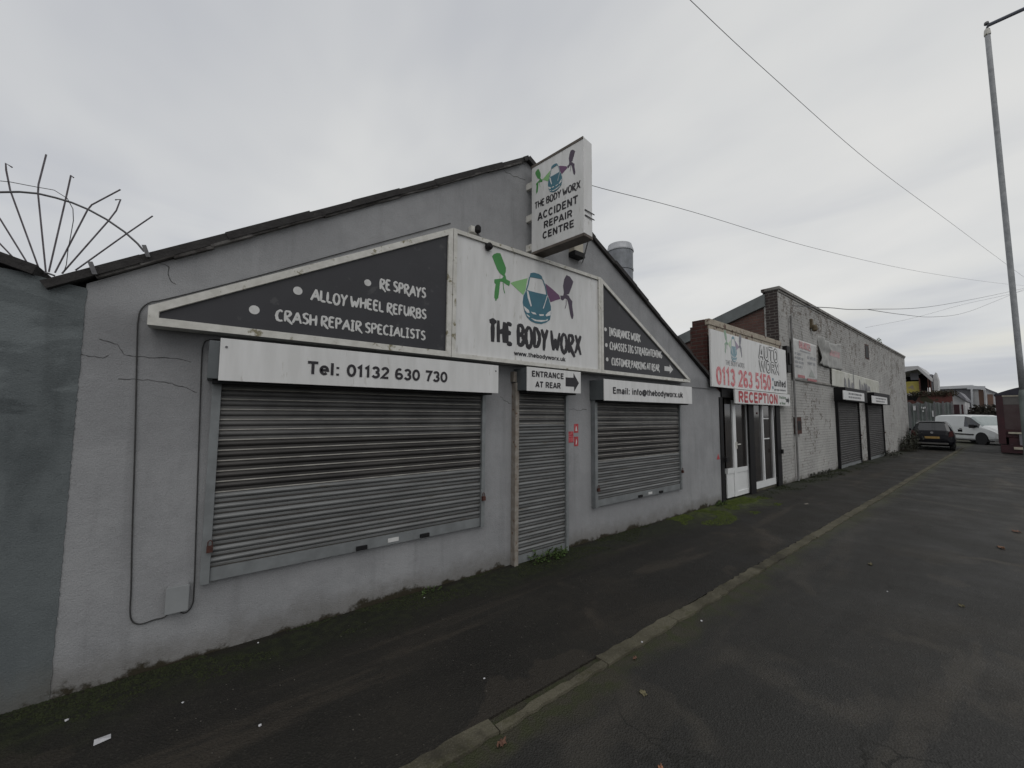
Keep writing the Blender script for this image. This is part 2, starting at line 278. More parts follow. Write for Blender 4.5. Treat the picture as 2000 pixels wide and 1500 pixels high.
# ------------------------------------------------------------------ builders
C=sc.collection
class MB:
    def __init__(s): s.v=[]; s.f=[]; s.mi=[]; s.k=0
    def add(s,vs,fs,k=None):
        o=len(s.v); s.v+= [tuple(v) for v in vs]; s.f+=[tuple(i+o for i in f) for f in fs]; s.mi+=[s.k if k is None else k]*len(fs); return s
    def box(s,x0,x1,y0,y1,z0,z1,k=None):
        x0,x1=sorted((x0,x1)); y0,y1=sorted((y0,y1)); z0,z1=sorted((z0,z1))
        return s.add([(x0,y0,z0),(x1,y0,z0),(x1,y1,z0),(x0,y1,z0),(x0,y0,z1),(x1,y0,z1),(x1,y1,z1),(x0,y1,z1)],
          [(0,3,2,1),(4,5,6,7),(0,1,5,4),(1,2,6,5),(2,3,7,6),(3,0,4,7)],k)
    def prism(s,poly,a,b,axis='y',k=None):     # poly in (x,z) for axis y, (y,z) for axis x, (x,y) for axis z
        def pt(p,t): return (p[0],t,p[1]) if axis=='y' else ((t,p[0],p[1]) if axis=='x' else (p[0],p[1],t))
        n=len(poly); vs=[pt(p,a) for p in poly]+[pt(p,b) for p in poly]
        fs=[tuple(range(n)),tuple(range(2*n-1,n-1,-1))]+[(i,i+n,(i+1)%n+n,(i+1)%n) for i in range(n)]
        return s.add(vs,fs,k)
    def tube(s,pts,r,n=8,flat=None,k=None,cap=True):
        pts=[Vector(p) for p in pts]; m=len(pts)
        rs=r if isinstance(r,(list,tuple)) else [r]*m
        vs=[];fs=[]; prev=None
        for i,p in enumerate(pts):
            t=(pts[min(i+1,m-1)]-pts[max(i-1,0)]).normalized()
            if flat is not None: a=flat.cross(t).normalized(); b=flat
            else:
                ref=Vector((0,0,1)) if abs(t.z)<.9 else Vector((1,0,0))
                a=(prev-t*prev.dot(t)).normalized() if prev is not None and (prev-t*prev.dot(t)).length>.1 else ref.cross(t).normalized(); prev=a; b=t.cross(a)
            for j in range(n):
                q=2*math.pi*j/n
                vs.append(p+a*math.cos(q)*rs[i]+b*math.sin(q)*(rs[i] if flat is None else min(rs[i],.0015)))
        for i in range(m-1):
            for j in range(n): fs.append((i*n+j,i*n+(j+1)%n,(i+1)*n+(j+1)%n,(i+1)*n+j))
        if cap: fs+= [tuple(range(n-1,-1,-1)),tuple((m-1)*n+j for j in range(n))]
        return s.add(vs,fs,k)
    def lathe(s,c,prof,n=20,axis='z',k=None):  # prof: list of (radius, height)
        vs=[];fs=[]; m=len(prof)
        for r,h in prof:
            for j in range(n):
                q=2*math.pi*j/n; a,b=r*math.cos(q),r*math.sin(q)
                vs.append((c[0]+a,c[1]+b,c[2]+h) if axis=='z' else ((c[0]+a,c[1]+h,c[2]+b) if axis=='y' else (c[0]+h,c[1]+a,c[2]+b)))
        for i in range(m-1):
            for j in range(n): fs.append((i*n+j,i*n+(j+1)%n,(i+1)*n+(j+1)%n,(i+1)*n+j))
        fs+=[tuple(range(n-1,-1,-1)),tuple((m-1)*n+j for j in range(n))]
        return s.add(vs,fs,k)
    def build(s,name,mats,parent=None,bevel=0,smooth=False):
        me=bpy.data.meshes.new(name)
        org=Vector((0,0,0)); q=parent
        while q is not None: org+=Vector(q.location); q=q.parent
        loc=parent is None and s.v
        if parent is None and s.v and not getattr(s,'local',False):
            xs=[v[0] for v in s.v]; ys=[v[1] for v in s.v]; zs=[v[2] for v in s.v]
            org=Vector(((min(xs)+max(xs))/2,(min(ys)+max(ys))/2,min(zs)))
        if getattr(s,'local',False): org=Vector((0,0,0))
        me.from_pydata([tuple(Vector(v)-org) for v in s.v],[],s.f)
        mats=mats if isinstance(mats,(list,tuple)) else [mats]
        for m_ in mats: me.materials.append(m_)
        for p,i in zip(me.polygons,s.mi): p.material_index=min(i,len(mats)-1); p.use_smooth=smooth
        bm=bmesh.new(); bm.from_mesh(me); bmesh.ops.recalc_face_normals(bm,faces=bm.faces)
        if bevel: bmesh.ops.bevel(bm,geom=list(bm.edges),offset=bevel,segments=2,affect='EDGES',profile=.6,clamp_overlap=True)
        bm.to_mesh(me); bm.free()
        o=bpy.data.objects.new(name,me); C.objects.link(o)
        if parent is not None: o.parent=parent
        else: o.location=org
        return o
def tag(o,label=None,cat=None,group=None,kind=None):
    if label: o['label']=label
    if cat: o['category']=cat
    if group: o['group']=group
    if kind: o['kind']=kind
    return o
def thing(name,loc,label,cat,group=None,rz=0):
    o=bpy.data.objects.new(name,None); C.objects.link(o); o.location=loc; o.rotation_euler=(0,0,rz); o.empty_display_size=.2
    return tag(o,label,cat,group)
def B(): return MB()
def LB():
    b=MB(); b.local=True; return b
# ------------------------------------------------------------------ lettering
def arc(cx,cz,rx,rz,a0,a1,n=8): return [(cx+rx*math.cos(R(a0+(a1-a0)*i/n)),cz+rz*math.sin(R(a0+(a1-a0)*i/n))) for i in range(n+1)]
GL={ # brush letters: (advance, strokes) in a unit-high box
'A':(.62,[[(.02,-.02),(.2,.5),(.34,1.0)],[(.34,1.0),(.46,.5),(.6,0)],[(.14,.34),(.5,.36)]]),
'B':(.56,[[(.1,.0),(.08,1.0)],[(.08,.97),(.34,.98),(.46,.8),(.36,.57),(.12,.52)],[(.12,.52),(.4,.5),(.52,.26),(.36,.03),(.08,.02)]]),
'C':(.52,[[(.46,.88),(.3,.99),(.12,.8),(.06,.45),(.14,.1),(.32,.0),(.48,.1)]]),
'D':(.58,[[(.1,.0),(.08,.98)],[(.06,.97),(.3,.92),(.48,.68),(.5,.36),(.34,.06),(.06,.02)]]),
'E':(.48,[[(.08,.02),(.07,.98)],[(.07,.97),(.42,.94)],[(.08,.52),(.36,.53)],[(.08,.03),(.44,.0)]]),
'F':(.46,[[(.08,-.04),(.08,.98)],[(.07,.97),(.42,.95)],[(.08,.52),(.34,.5)]]),
'G':(.56,[[(.48,.86),(.3,.98),(.12,.8),(.06,.42),(.18,.06),(.4,.04),(.48,.2),(.48,.42),(.3,.42)]]),
'H':(.58,[[(.08,-.02),(.07,1.0)],[(.48,.0),(.5,.98)],[(.08,.48),(.5,.54)]]),
'I':(.36,[[(.17,.0),(.18,1.0)],[(.02,.98),(.33,.97)],[(.02,.02),(.33,.0)]]),
'J':(.42,[[(.3,.98),(.3,.2),(.2,.0),(.04,.08)],[(.08,.98),(.4,.98)]]),
'K':(.54,[[(.08,.0),(.08,1.0)],[(.46,.96),(.1,.48)],[(.12,.5),(.52,-.06)]]),
'L':(.46,[[(.08,.98),(.08,.04)],[(.08,.04),(.44,.0)]]),
'M':(.68,[[(.06,.0),(.1,.98)],[(.1,.98),(.34,.3)],[(.34,.3),(.56,1.0)],[(.56,1.0),(.62,.0)]]),
'N':(.58,[[(.07,.0),(.07,.98)],[(.07,.98),(.48,.02)],[(.48,.02),(.5,1.0)]]),
'O':(.58,[arc(.29,.48,.23,.5,90,450,14)]),
'P':(.52,[[(.1,-.06),(.08,.98)],[(.08,.96),(.36,.96),(.46,.74),(.34,.5),(.1,.46)]]),
'R':(.56,[[(.1,.0),(.08,.98)],[(.08,.96),(.38,.94),(.46,.74),(.32,.52),(.1,.46)],[(.14,.46),(.36,.1),(.6,-.2)]]),
'S':(.50,[[(.44,.88),(.28,.99),(.1,.84),(.14,.6),(.38,.42),(.44,.18),(.28,.0),(.05,.1)]]),
'T':(.52,[[(.25,.0),(.25,.96)],[(.02,.94),(.5,.97)]]),
'U':(.56,[[(.07,1.0),(.08,.25),(.24,.0),(.42,.2),(.48,.98)],[(.48,.98),(.5,.0)]]),
'W':(.74,[[(.03,1.02),(.18,.0)],[(.18,.0),(.36,.62)],[(.36,.62),(.5,.02)],[(.5,.02),(.7,.98)]]),
'X':(.56,[[(.06,1.0),(.28,.5),(.54,-.06)],[(.52,1.0),(.26,.46),(.04,.0)]]),
'Y':(.54,[[(.04,1.0),(.26,.5)],[(.52,1.02),(.26,.48),(.22,-.08)]]),
' ':(.17,[])}
def brush_text(mb,txt,org,ux,uz,th=.09,k=0,seed=1,blob=False):
    rnd=random.Random(seed); wid=sum(GL[c][0]+.04 for c in txt)-.04; nrm=ux.cross(uz).normalized(); h=uz.length; x=0
    for ci,c in enumerate(txt):
        adv,st=GL[c]; dz=rnd.uniform(-.03,.03); dj=rnd.uniform(-.02,.02)
        for s_i,s_ in enumerate(st):
            pts=[]
            for i in range(len(s_)-1):
                (a,b),(c2,d)=s_[i],s_[i+1]; n=3
                for q in range(n): pts.append((a+(c2-a)*q/n,b+(d-b)*q/n))
            pts.append(s_[-1])
            ps=[org+ux*((x+p[0]+rnd.uniform(-.007,.007)+dj*p[1])/wid)+uz*(p[1]+dz+rnd.uniform(-.01,.01)) for p in pts]
            m=len(ps); rs=[h*th*(.5+.5*math.sin(math.pi*(.12+.8*i/max(m-1,1))))*rnd.uniform(.85,1.12) for i in range(m)]
            mb.tube(ps,rs,8,flat=nrm,k=k)
        if blob and ci==0:
            cc=org+ux*((x+.25)/wid)+uz*.93; disc(mb,cc,ux.normalized(),uz.normalized(),h*.16,k)
        x+=adv+.04
def disc(mb,c,u,v,r,k=0,n=18,t=.0015):
    nn=u.cross(v).normalized(); vs=[c+u*math.cos(2*math.pi*i/n)*r+v*math.sin(2*math.pi*i/n)*r+nn*t for i in range(n)]+[c+u*math.cos(2*math.pi*i/n)*r+v*math.sin(2*math.pi*i/n)*r-nn*t for i in range(n)]
    mb.add(vs,[tuple(range(n)),tuple(range(2*n-1,n-1,-1))]+[(i,i+n,(i+1)%n+n,(i+1)%n) for i in range(n)],k)

def _o(cx,cz,rx,rz,a0=90,a1=450,n=16): return arc(cx,cz,rx,rz,a0,a1,n)
SG={ # bold sans strokes: cap height 1, x-height .74
'0':(.56,[_o(.28,.5,.21,.43)]),'1':(.40,[[(.06,.74),(.24,.93),(.24,0)]]),
'2':(.56,[arc(.28,.70,.19,.23,170,-25,8)+[(.08,.07),(.50,.07)]]),
'3':(.56,[arc(.27,.71,.18,.215,160,-90,8),arc(.27,.28,.20,.22,90,-160,9)]),
'5':(.56,[[(.46,.93),(.13,.93),(.10,.52)]+arc(.27,.31,.20,.25,120,-155,9)]),
'6':(.56,[arc(.29,.50,.21,.43,55,180,7)+[(.08,.3)],_o(.285,.29,.20,.22)]),
'7':(.54,[[(.05,.93),(.48,.93),(.30,.45),(.22,0)]]),
'A':(.68,[[(.06,0),(.34,1.0)],[(.34,1.0),(.62,0)],[(.16,.27),(.52,.27)]]),
'B':(.62,[[(.11,0),(.11,1)],[(.11,.93),(.34,.93)]+arc(.34,.73,.17,.20,90,-90,6)+[(.11,.53)],[(.11,.53),(.36,.53)]+arc(.36,.30,.19,.23,90,-90,6)+[(.11,.07)]]),
'C':(.66,[arc(.35,.5,.25,.43,42,318,14)]),
'D':(.66,[[(.11,0),(.11,1)],[(.11,.93),(.30,.93)]+arc(.30,.5,.26,.43,90,-90,10)+[(.11,.07)]]),
'E':(.58,[[(.11,0),(.11,1)],[(.11,.93),(.53,.93)],[(.11,.52),(.48,.52)],[(.11,.07),(.54,.07)]]),
'I':(.26,[[(.13,0),(.13,1)]]),
'L':(.54,[[(.11,0),(.11,1)],[(.11,.07),(.50,.07)]]),
'N':(.66,[[(.11,0),(.11,1)],[(.11,1),(.55,0)],[(.55,0),(.55,1)]]),
'O':(.70,[_o(.35,.5,.26,.43)]),
'P':(.62,[[(.11,0),(.11,1)],[(.11,.93),(.36,.93)]+arc(.36,.69,.19,.24,90,-90,7)+[(.11,.45)]]),
'R':(.66,[[(.11,0),(.11,1)],[(.11,.93),(.38,.93)]+arc(.38,.70,.18,.23,90,-90,7)+[(.11,.47)],[(.34,.47),(.58,0)]]),
'S':(.60,[arc(.30,.72,.20,.21,35,270,9)+arc(.30,.28,.21,.22,90,-150,9)]),
'T':(.60,[[(.30,0),(.30,.99)],[(.02,.93),(.58,.93)]]),
'U':(.66,[[(.11,1),(.11,.32)]+arc(.33,.32,.22,.25,180,360,9)+[(.55,1)]]),
'W':(.92,[[(.04,1),(.24,0)],[(.24,0),(.46,.95)],[(.46,.95),(.68,0)],[(.68,0),(.88,1)]]),
'X':(.64,[[(.04,1),(.60,0)],[(.60,1),(.04,0)]]),
'a':(.54,[arc(.26,.50,.17,.17,160,0,6)+[(.43,0)],_o(.25,.22,.17,.16)]),
'b':(.56,[[(.10,0),(.10,1)],_o(.29,.36,.19,.30)]),
'd':(.56,[[(.46,0),(.46,1)],_o(.27,.36,.19,.30)]),
'e':(.54,[[(.08,.37),(.46,.37)]+arc(.27,.37,.19,.30,0,315,12)]),
'f':(.34,[[(.15,0),(.15,.82)]+arc(.26,.82,.11,.12,180,80,4),[(.02,.68),(.32,.68)]]),
'g':(.56,[_o(.27,.38,.19,.28),[(.46,.72),(.46,-.08)]+arc(.27,-.08,.19,.13,0,-150,6)]),
'h':(.55,[[(.10,0),(.10,1)],arc(.28,.44,.18,.24,175,0,7)+[(.46,0)]]),
'i':(.24,[[(.12,0),(.12,.74)],[(.12,.86),(.12,1)]]),
'k':(.52,[[(.10,0),(.10,1)],[(.46,.72),(.13,.32)],[(.22,.42),(.48,0)]]),
'l':(.24,[[(.12,0),(.12,1)]]),
'm':(.84,[[(.10,0),(.10,.74)],arc(.25,.46,.16,.22,175,0,7)+[(.41,0)],arc(.57,.46,.16,.22,175,0,7)+[(.73,0)]]),
'n':(.55,[[(.10,0),(.10,.74)],arc(.28,.44,.18,.24,175,0,7)+[(.46,0)]]),
'o':(.56,[_o(.28,.36,.20,.30)]),
'r':(.38,[[(.10,0),(.10,.74)],arc(.28,.44,.17,.25,175,85,4)]),
't':(.34,[[(.15,.95),(.15,.16)]+arc(.25,.16,.10,.10,180,280,4),[(.02,.68),(.32,.68)]]),
'u':(.55,[[(.09,.74),(.09,.28)]+arc(.27,.28,.18,.22,180,355,7),[(.46,0),(.46,.74)]]),
'w':(.74,[[(.03,.74),(.20,.0)],[(.20,0),(.37,.70)],[(.37,.70),(.54,0)],[(.54,0),(.71,.74)]]),
'x':(.52,[[(.04,.74),(.48,0)],[(.48,.74),(.04,0)]]),
'y':(.52,[[(.04,.74),(.27,.02)],[(.49,.74),(.22,-.16),(.06,-.20)]]),
'@':(.92,[_o(.44,.38,.15,.20),[(.59,.58),(.60,.24),(.74,.20)]+arc(.46,.38,.38,.46,-12,305,16)]),
'.':(.26,[[(.13,0),(.13,.16)]]),':':(.28,[[(.14,0),(.14,.17)],[(.14,.55),(.14,.72)]]),' ':(.28,[])}
def ribbon(mb,pts,r,nrm,k=0):
    pts=[p for i,p in enumerate(pts) if i==0 or (p-pts[i-1]).length>1e-6]; m=len(pts)
    closed=(pts[0]-pts[-1]).length<1e-5
    if closed: pts=pts[:-1]; m-=1
    a=[];b_=[]
    for i,p in enumerate(pts):
        if closed: t0=(p-pts[i-1]).normalized(); t1=(pts[(i+1)%m]-p).normalized()
        else: t0=(p-pts[max(i-1,0)]).normalized() if i else (pts[1]-p).normalized(); t1=(pts[i+1]-p).normalized() if i<m-1 else t0
        n0=nrm.cross(t0); n1=nrm.cross(t1); n_=(n0+n1).normalized(); w_=r/max(.5,n_.dot(n0)); a.append(p+n_*w_); b_.append(p-n_*w_)
    vs=[];
    for x,y in zip(a,b_): vs+=[x+nrm*.0012,y+nrm*.0012,x-nrm*.0008,y-nrm*.0008]
    fs=[]
    for i in range(m if closed else m-1):
        j=(i+1)%m; A=i*4; Bq=j*4
        fs+=[(A,A+1,Bq+1,Bq),(A+2,Bq+2,Bq+3,A+3),(A,Bq,Bq+2,A+2),(A+1,A+3,Bq+3,Bq+1)]
    if not closed: fs+=[(0,2,3,1),((m-1)*4,(m-1)*4+1,(m-1)*4+3,(m-1)*4+2)]
    mb.add(vs,fs,k)
def type_text(mb,txt,org,ux,uz,bold=.092,k=0):
    wid=sum(SG[c][0]+.06 for c in txt)-.06; nrm=ux.cross(uz).normalized(); x=0; kk=0
    h=uz.length; sx=ux.length/wid
    for c in txt:
        adv,st=SG[c]
        for s_ in st:
            kk+=1; lift=nrm*(.0004*(kk%3))
            # outline in true proportions: stroke half-width in plane
            ribbon(mb,[org+ux*((x+p[0])/wid)+uz*p[1]+lift for p in s_],(sx*.5+h*.5)*bold,nrm,k)
        x+=adv+.06
class Face:                             # a board facing the street: px -> world on its front
    def __init__(s,off): s.off=off
    def p(s,px,py,lift=.002):
        x,z=S(px,py,s.off); return Vector((x,D-s.off-lift,z))
    def line(s,l,r,top):                # base-left, base-right, top-left pixels -> org, ux, uz kept level
        a=s.p(*l); b=s.p(*r); t=s.p(*top); z=(a.z+b.z)/2
        return Vector((a.x,a.y,z)),Vector((b.x-a.x,0,0)),Vector((0,0,t.z-a.z))
def inset(poly,d):
    n=len(poly); ar=sum(poly[i][0]*poly[(i+1)%n][1]-poly[(i+1)%n][0]*poly[i][1] for i in range(n)); sg=1 if ar>0 else -1
    ls=[]
    for i in range(n):
        a=Vector(poly[i]); b=Vector(poly[(i+1)%n]); t=(b-a).normalized(); nn=Vector((-t.y,t.x))*sg; ls.append((a+nn*d,t))
    res=[]
    for i in range(n):
        (p,t),(q,u)=ls[i-1],ls[i]; den=t.x*u.y-t.y*u.x; w_=q-p; s_=(w_.x*u.y-w_.y*u.x)/den; res.append(tuple(p+t*s_))
    return res
def ring(mb,poly,d,y0,y1,k=0):
    q=inset(poly,d); n=len(poly)
    for i in range(n):
        j=(i+1)%n; mb.prism([poly[i],poly[j],q[j],q[i]],y0,y1,'y',k)
# logo, traced in a unit box (u right, v up); built on any board
def zp(a): return [((x-340)/1050,(960-y)/880) for x,y in a]
LOGO=[
 ('spray_gun',0,[[(382,130),(400,105),(440,88),(480,92),(500,140),(550,270),(548,320),(535,350),(548,375),(552,408),(600,435),(598,462),(588,492),(570,480),(540,462),(505,438),(478,440),(470,520),(462,590),(455,640),(440,650),(432,672),(418,668),(420,652),(408,630),(412,560),(425,470),(408,450),(410,410),(455,405),(505,398),(520,372),(500,355),(470,330),(440,280)]]),
 ('spray_mist',1,[[(605,455),(640,440),(815,395),(800,470),(790,540),(762,602),(700,545)]]),
 ('spray_mist',2,[[(1030,460),(1100,515),(1200,605),(1215,650),(1160,665),(1095,690),(1060,600)]]),
 ('spray_gun',3,[[(1290,358),(1330,378),(1372,440),(1350,510),(1320,588),(1290,598),(1318,612),(1330,640),(1360,680),(1358,730),(1375,850),(1365,895),(1352,890),(1338,850),(1315,720),(1300,662),(1272,642),(1245,668),(1222,655),(1215,608),(1250,610),(1258,570),(1248,490),(1262,410)]]),
 ('car_emblem',4,[[(850,335),(890,327),(950,345),(985,370),(998,412),(940,400),(880,388),(838,385)],
   [(800,540),(930,575),(1050,600),(1072,650),(1098,740),(1100,830),(1085,905),(1040,937),(980,956),(910,945),(850,917),(805,870),(775,800),(755,690),(765,610)]]),
]
TRIM=[[(800,545),(822,560),(862,738),(850,742),(815,640)],[(1048,612),(1056,616),(1008,768),(998,765),(1025,690)],
      [(850,806),(905,818),(920,842),(880,835)],[(952,836),(1010,838),(1008,856),(962,858)],
  [(764,735),(828,788),(836,822),(806,818),(778,785)],[(1096,792),(1093,850),(1042,864),(1030,848),(1060,815)],[(850,882),(920,906),(1030,909),(1062,893),(1052,916),(980,931),(900,920)],[(798,832),(836,862),(834,878),(806,852)]]
def flat_poly(b,pts,nrm,lift,k=0):
    n=len(pts); b.add([p+nrm*lift for p in pts]+[p for p in pts],[tuple(range(n)),tuple(range(2*n-1,n-1,-1))]+[(i,i+n,(i+1)%n+n,(i+1)%n) for i in range(n)],k)
def straight_arrow(b,a,w_,h,nrm,k=0):   # a = left middle, pointing +w_
    u=w_; v=h
    pts=[a-v*.25,a+u*.6-v*.25,a+u*.6-v*.5,a+u,a+u*.6+v*.5,a+u*.6+v*.25,a+v*.25]
    flat_poly(b,pts,nrm,.002,k)
# ================================================================== SETTING
def struct(name,b,m,**k): return tag(b.build(name,m,**k),kind='structure')
ZR=-.014
b=B(); b.add([(-250,-250,ZR),(600,-250,ZR),(600,250,ZR),(-250,250,ZR)],[(0,1,2,3)]); struct('road',b,M_road)
KY0,KY1=1.785,1.895
b=B(); b.box(-8,34,KY1,D+.05,-.2,0); struct('pavement',b,M_pave)
b=B(); xx=-6.0; rk=random.Random(4)
while xx<33:
    ln=.915
    if not (6.45<xx+ln/2<7.25):
        tilt=rk.uniform(-.0006,.0006); y0=KY0+rk.uniform(-.004,.004); w0=.055 if 1.0<xx+.4<2.0 else 0
        zt=.003+rk.uniform(-.001,.002)
        # each stone with worn, uneven edges
        n=14; top=[]; 
        e0=[(xx+.003+(ln-.006)*i/n,y0+rk.uniform(-.009,.009)+tilt*i) for i in range(n+1)]
        e1=[(xx+.003+(ln-.006)*i/n,KY1-w0+rk.uniform(-.014,.006)+tilt*i) for i in range(n+1)]
        b.prism(e0+e1[::-1],-.15,zt,'z')
    xx+=ln
struct('kerb',b,M_kerb)
# ================================================================== GREY RENDERED WORKSHOP
XL=-.655; XR=7.74
PK=(2.96,4.86)
ZL=2.50; ZRt=2.27
ws=thing('workshop_building',(3.5,D,0),'low grey rendered workshop with a dark verged gable and roller shuttered windows','building')
o0x=S(1411,900)[0]
b=B(); b.prism([(XL,-.1),(o0x,-.1),(o0x,ZRt-.12),(XR+.02,ZRt-.01),PK,(XL,ZL)],D,D+.3,'y'); b.box(XL,XL+.3,D+.3,D+9,-.1,ZL-.2); b.box(XR-.3,XR,D+.3,D+9,-.1,ZRt-.2)
wall=b.build('wall',M_render,ws)
b=B()
for (xa,za),(xb,zb) in (((-.80,2.475),(PK[0],PK[1]+.01)),((PK[0],PK[1]+.01),(XR+.12,ZRt-.02))):
    b.prism([(xa,za),(xb,zb),(xb,zb-.06),(xa,za-.06)],D+.08,D+9,'y')
b.build('roof',M_slate,ws)
# verge: irregular overlapping tile ends and crumbling mortar, heavier on the left slope
b=B(); rv=random.Random(11)
def verge(b,a,c,th,piece,wob,fwd):
    a=Vector((a[0],0,a[1])); c=Vector((c[0],0,c[1])); L_=(c-a).length; t=(c-a)/L_; nn=Vector((-t.z,0,t.x)); 
    if nn.z<0: nn=-nn
    s_=0
    while s_<L_:
        l=min(piece*rv.uniform(.7,1.3),L_-s_+.02); h=th*rv.uniform(.9,1.08); o=rv.uniform(-wob,wob); f=fwd+rv.uniform(-.012,.012)
        p0=a+t*s_+nn*o; p1=a+t*(s_+l+.01)+nn*(o+rv.uniform(-wob,wob)*.6)
        pl=[(p0.x,p0.z),(p1.x,p1.z),(p1.x+nn.x*h,p1.z+nn.z*h),(p0.x+nn.x*h*rv.uniform(.9,1.05),p0.z+nn.z*h*rv.uniform(.9,1.05))]
        b.prism(pl,D-f,D+.25+rv.uniform(0,.01),'y'); s_+=l
verge(b,(-.81,2.425),(PK[0],PK[1]-.03),.052,.5,.0025,.05)
verge(b,(PK[0],PK[1]-.02),(XR+.05,ZRt-.01),.055,.5,.004,.05)
b.build('verge',M_slate,ws)
b=B()
verge(b,(XL+.05,2.425+.638*(XL+.05+.81)-.022),(PK[0]-.05,PK[1]-.078),.020,.25,.006,.036)
b.build('verge_mortar',M_mortar,ws)
for px,py in ((188,533),(290,500)):
    b=B(); x,z=S(px,py); b.prism([(x-.03,z+.045),(x-.008,z+.05),(x+.018,z-.025),(x-.004,z-.03)],D-.075,D-.06,'y'); b.build('verge_clip',M_steel,ws)
def crack(pxs,r=.0032):
    b=B(); pts=[]
    rc=random.Random(len(pxs)*7+int(pxs[0][0]))
    for i in range(len(pxs)-1):
        for q in range(5):
            f=q/5; pts.append((pxs[i][0]+(pxs[i+1][0]-pxs[i][0])*f+rc.uniform(-2,2),pxs[i][1]+(pxs[i+1][1]-pxs[i][1])*f+rc.uniform(-1.5,1.5)))
    ps=[]
    for p in pts:
        x,z=S(*p); ps.append((x,D-.0008,z))
    b.tube(ps,[r*rc.uniform(.35,1.2) for _ in ps],5,flat=Vector((0,1,0))); return b
for c_ in ([(148,691),(180,695),(200,700),(215,693)],[(196,662),(228,672),(243,692),(270,697),(322,698),(360,703),(378,709)],[(230,740),(280,741),(330,748),(362,757),(392,768)],[(306,513),(330,520),(330,540),(345,560)],[(975,775),(990,785),(1002,790)],[(1106,798),(1130,801),(1150,799)],[(980,330),(1005,345),(1030,352)]):
    crack(c_).build('crack',M_crack,wall)
# ---------------------------------------------------------------- roller shutters
def slats(b,x0,x1,z0,z1,yb,pitch,zones):
    z=z0; i=0; rs_=random.Random(int(x0*100)); yb0=yb
    while z<z1-.005:
        yb=yb0+rs_.uniform(-.0022,.0015)
        zt=min(z+pitch,z1); k=0
        for a,kk in zones:
            if z>=a-.01: k=kk
        n=10; prof=[]
        for q in range(n+1):
            f=q/n; prof.append((yb-.004*(f<.3)-(.021*math.sin(math.pi*max(0,(f-.3)/.7))**.8 if f>=.3 else 0), z+.011+(zt-z-.011)*f))
        vs=[];fs=[]
        for (y,zz_) in prof: vs+=[(x0,y,zz_),(x1,y,zz_)]
        for q in range(n): fs.append((q*2,q*2+1,q*2+3,q*2+2))
        b.add(vs,fs,k)
        b.add([(x0,yb+.002,z),(x1,yb+.002,z),(x1,yb-.010,z+.003),(x0,yb-.010,z+.003),(x1,yb-.008,z+.011),(x0,yb-.008,z+.011)],[(0,1,2,3),(3,2,4,5)],3 if k==0 else 4)
        z+=pitch
def padlock(x,z,y,parent):
    b=B(); b.box(x-.018,x+.018,y-.035,y-.005,z-.03,z+.012); b.tube([(x-.012,y-.02,z+.01),(x-.012,y-.02,z+.04),(x,y-.02,z+.052),(x+.012,y-.02,z+.04),(x+.012,y-.02,z+.01)],.004,6); b.build('padlock',M_rust,parent,bevel=.003)
def shutter(x0,x1,z0,zh,pitch,zones,gl=M_guide,gr=M_guide,gw=.055,housing=None,locks=True,nb=2):
    b=B(); zb=z0+.085; slats(b,x0,x1,zb,zh,D-.032,pitch,[(-9,0)]+zones)
    cur=b.build('roller_shutter',[M_galv,M_perf,M_perf2,M_hinge,M_hinge2],ws)
    b=B(); b.box(x0+.002,x1-.002,D-.052,D-.012,z0,zb+.003)
    for i in range(nb):
        cx=x0+(x1-x0)*(.46+.26*i if nb==2 else .5); b.box(cx-.045,cx+.045,D-.072,D-.0525,z0+.006,z0+.04,1)
    if nb: cx=x0+(x1-x0)*.585; b.box(cx-.05,cx+.05,D-.056,D-.0525,z0+.02,z0+.055,2)
    b.build('bottom_rail',[M_guide,M_dark,M_ltwhite],cur)
    for xa,xb,mm in ((x0-gw,x0-.001,gl),(x1+.001,x1+gw*.8,gr)):
        b=B(); b.box(xa,xb,D-.075,D+.001,z0-.01,zh+.02); b.build('guide_rail',mm,cur,bevel=.003)
    if housing:
        hx0,hx1,hz0,hz1,dep=housing
        b=B(); b.box(hx0,hx1,D-dep,D+.001,hz0,hz1); b.build('shutter_housing',M_grey,cur,bevel=.004)
        b=B(); b.box(hx0+.03,hx1-.03,D-dep+.03,D-.06,hz0-.028,hz0-.001); b.build('housing_lip',M_dark,cur)
    if locks: padlock(x0-.01,z0+.24,D-.07,cur); padlock(x1+.02,z0+.30,D-.07,cur)
    return cur
HD=.26
# big window shutter
lx0,_=S(420,960,.04); lx1,_=S(937,935,.04); _,lz0=S(410,1135,.05)
hx0,hz1=S(433,660,HD); hx1,_h=S(973,712,HD); _,hz0=S(428,740,HD); _,hz0b=S(973,770,HD); HZ0=(hz0+hz0b)/2; HZ1=hz1
_,zz0=S(417,972,.04); _,zz1=S(421,868,.04)
shutter(lx0,lx1,lz0,HZ0+.06,.074,[(zz0,1),(zz1,2)],housing=(S(407,700,.14)[0],hx1-.01,HZ0+.012,HZ1-.02,HD-.02))
# door shutter
dx0,_=S(1009,900,.03); dx1,_=S(1101,900,.03)
ex0,ez1=S(1030,716,HD); ex1,_=S(1134,728,HD); _,ez0=S(1030,763,HD)
shutter(dx0,dx1,.01,ez0+.08,.074,[(S(1008,835,.03)[1],2)],gl=M_guide2,gw=.055,housing=(ex0+.008,ex1-.008,ez0+.008,ez1-.006,HD-.015),nb=0,locks=False)
b=B(); gx,_=S(1003,760,.08); b.box(dx0-.075,dx0-.03,D-.06,D-.001,ez0+.11,2.18); 
tag(b.build('door_batten',M_guide2),'thin pale peeling timber batten above the door shutter beside the entrance arrow sign','batten')
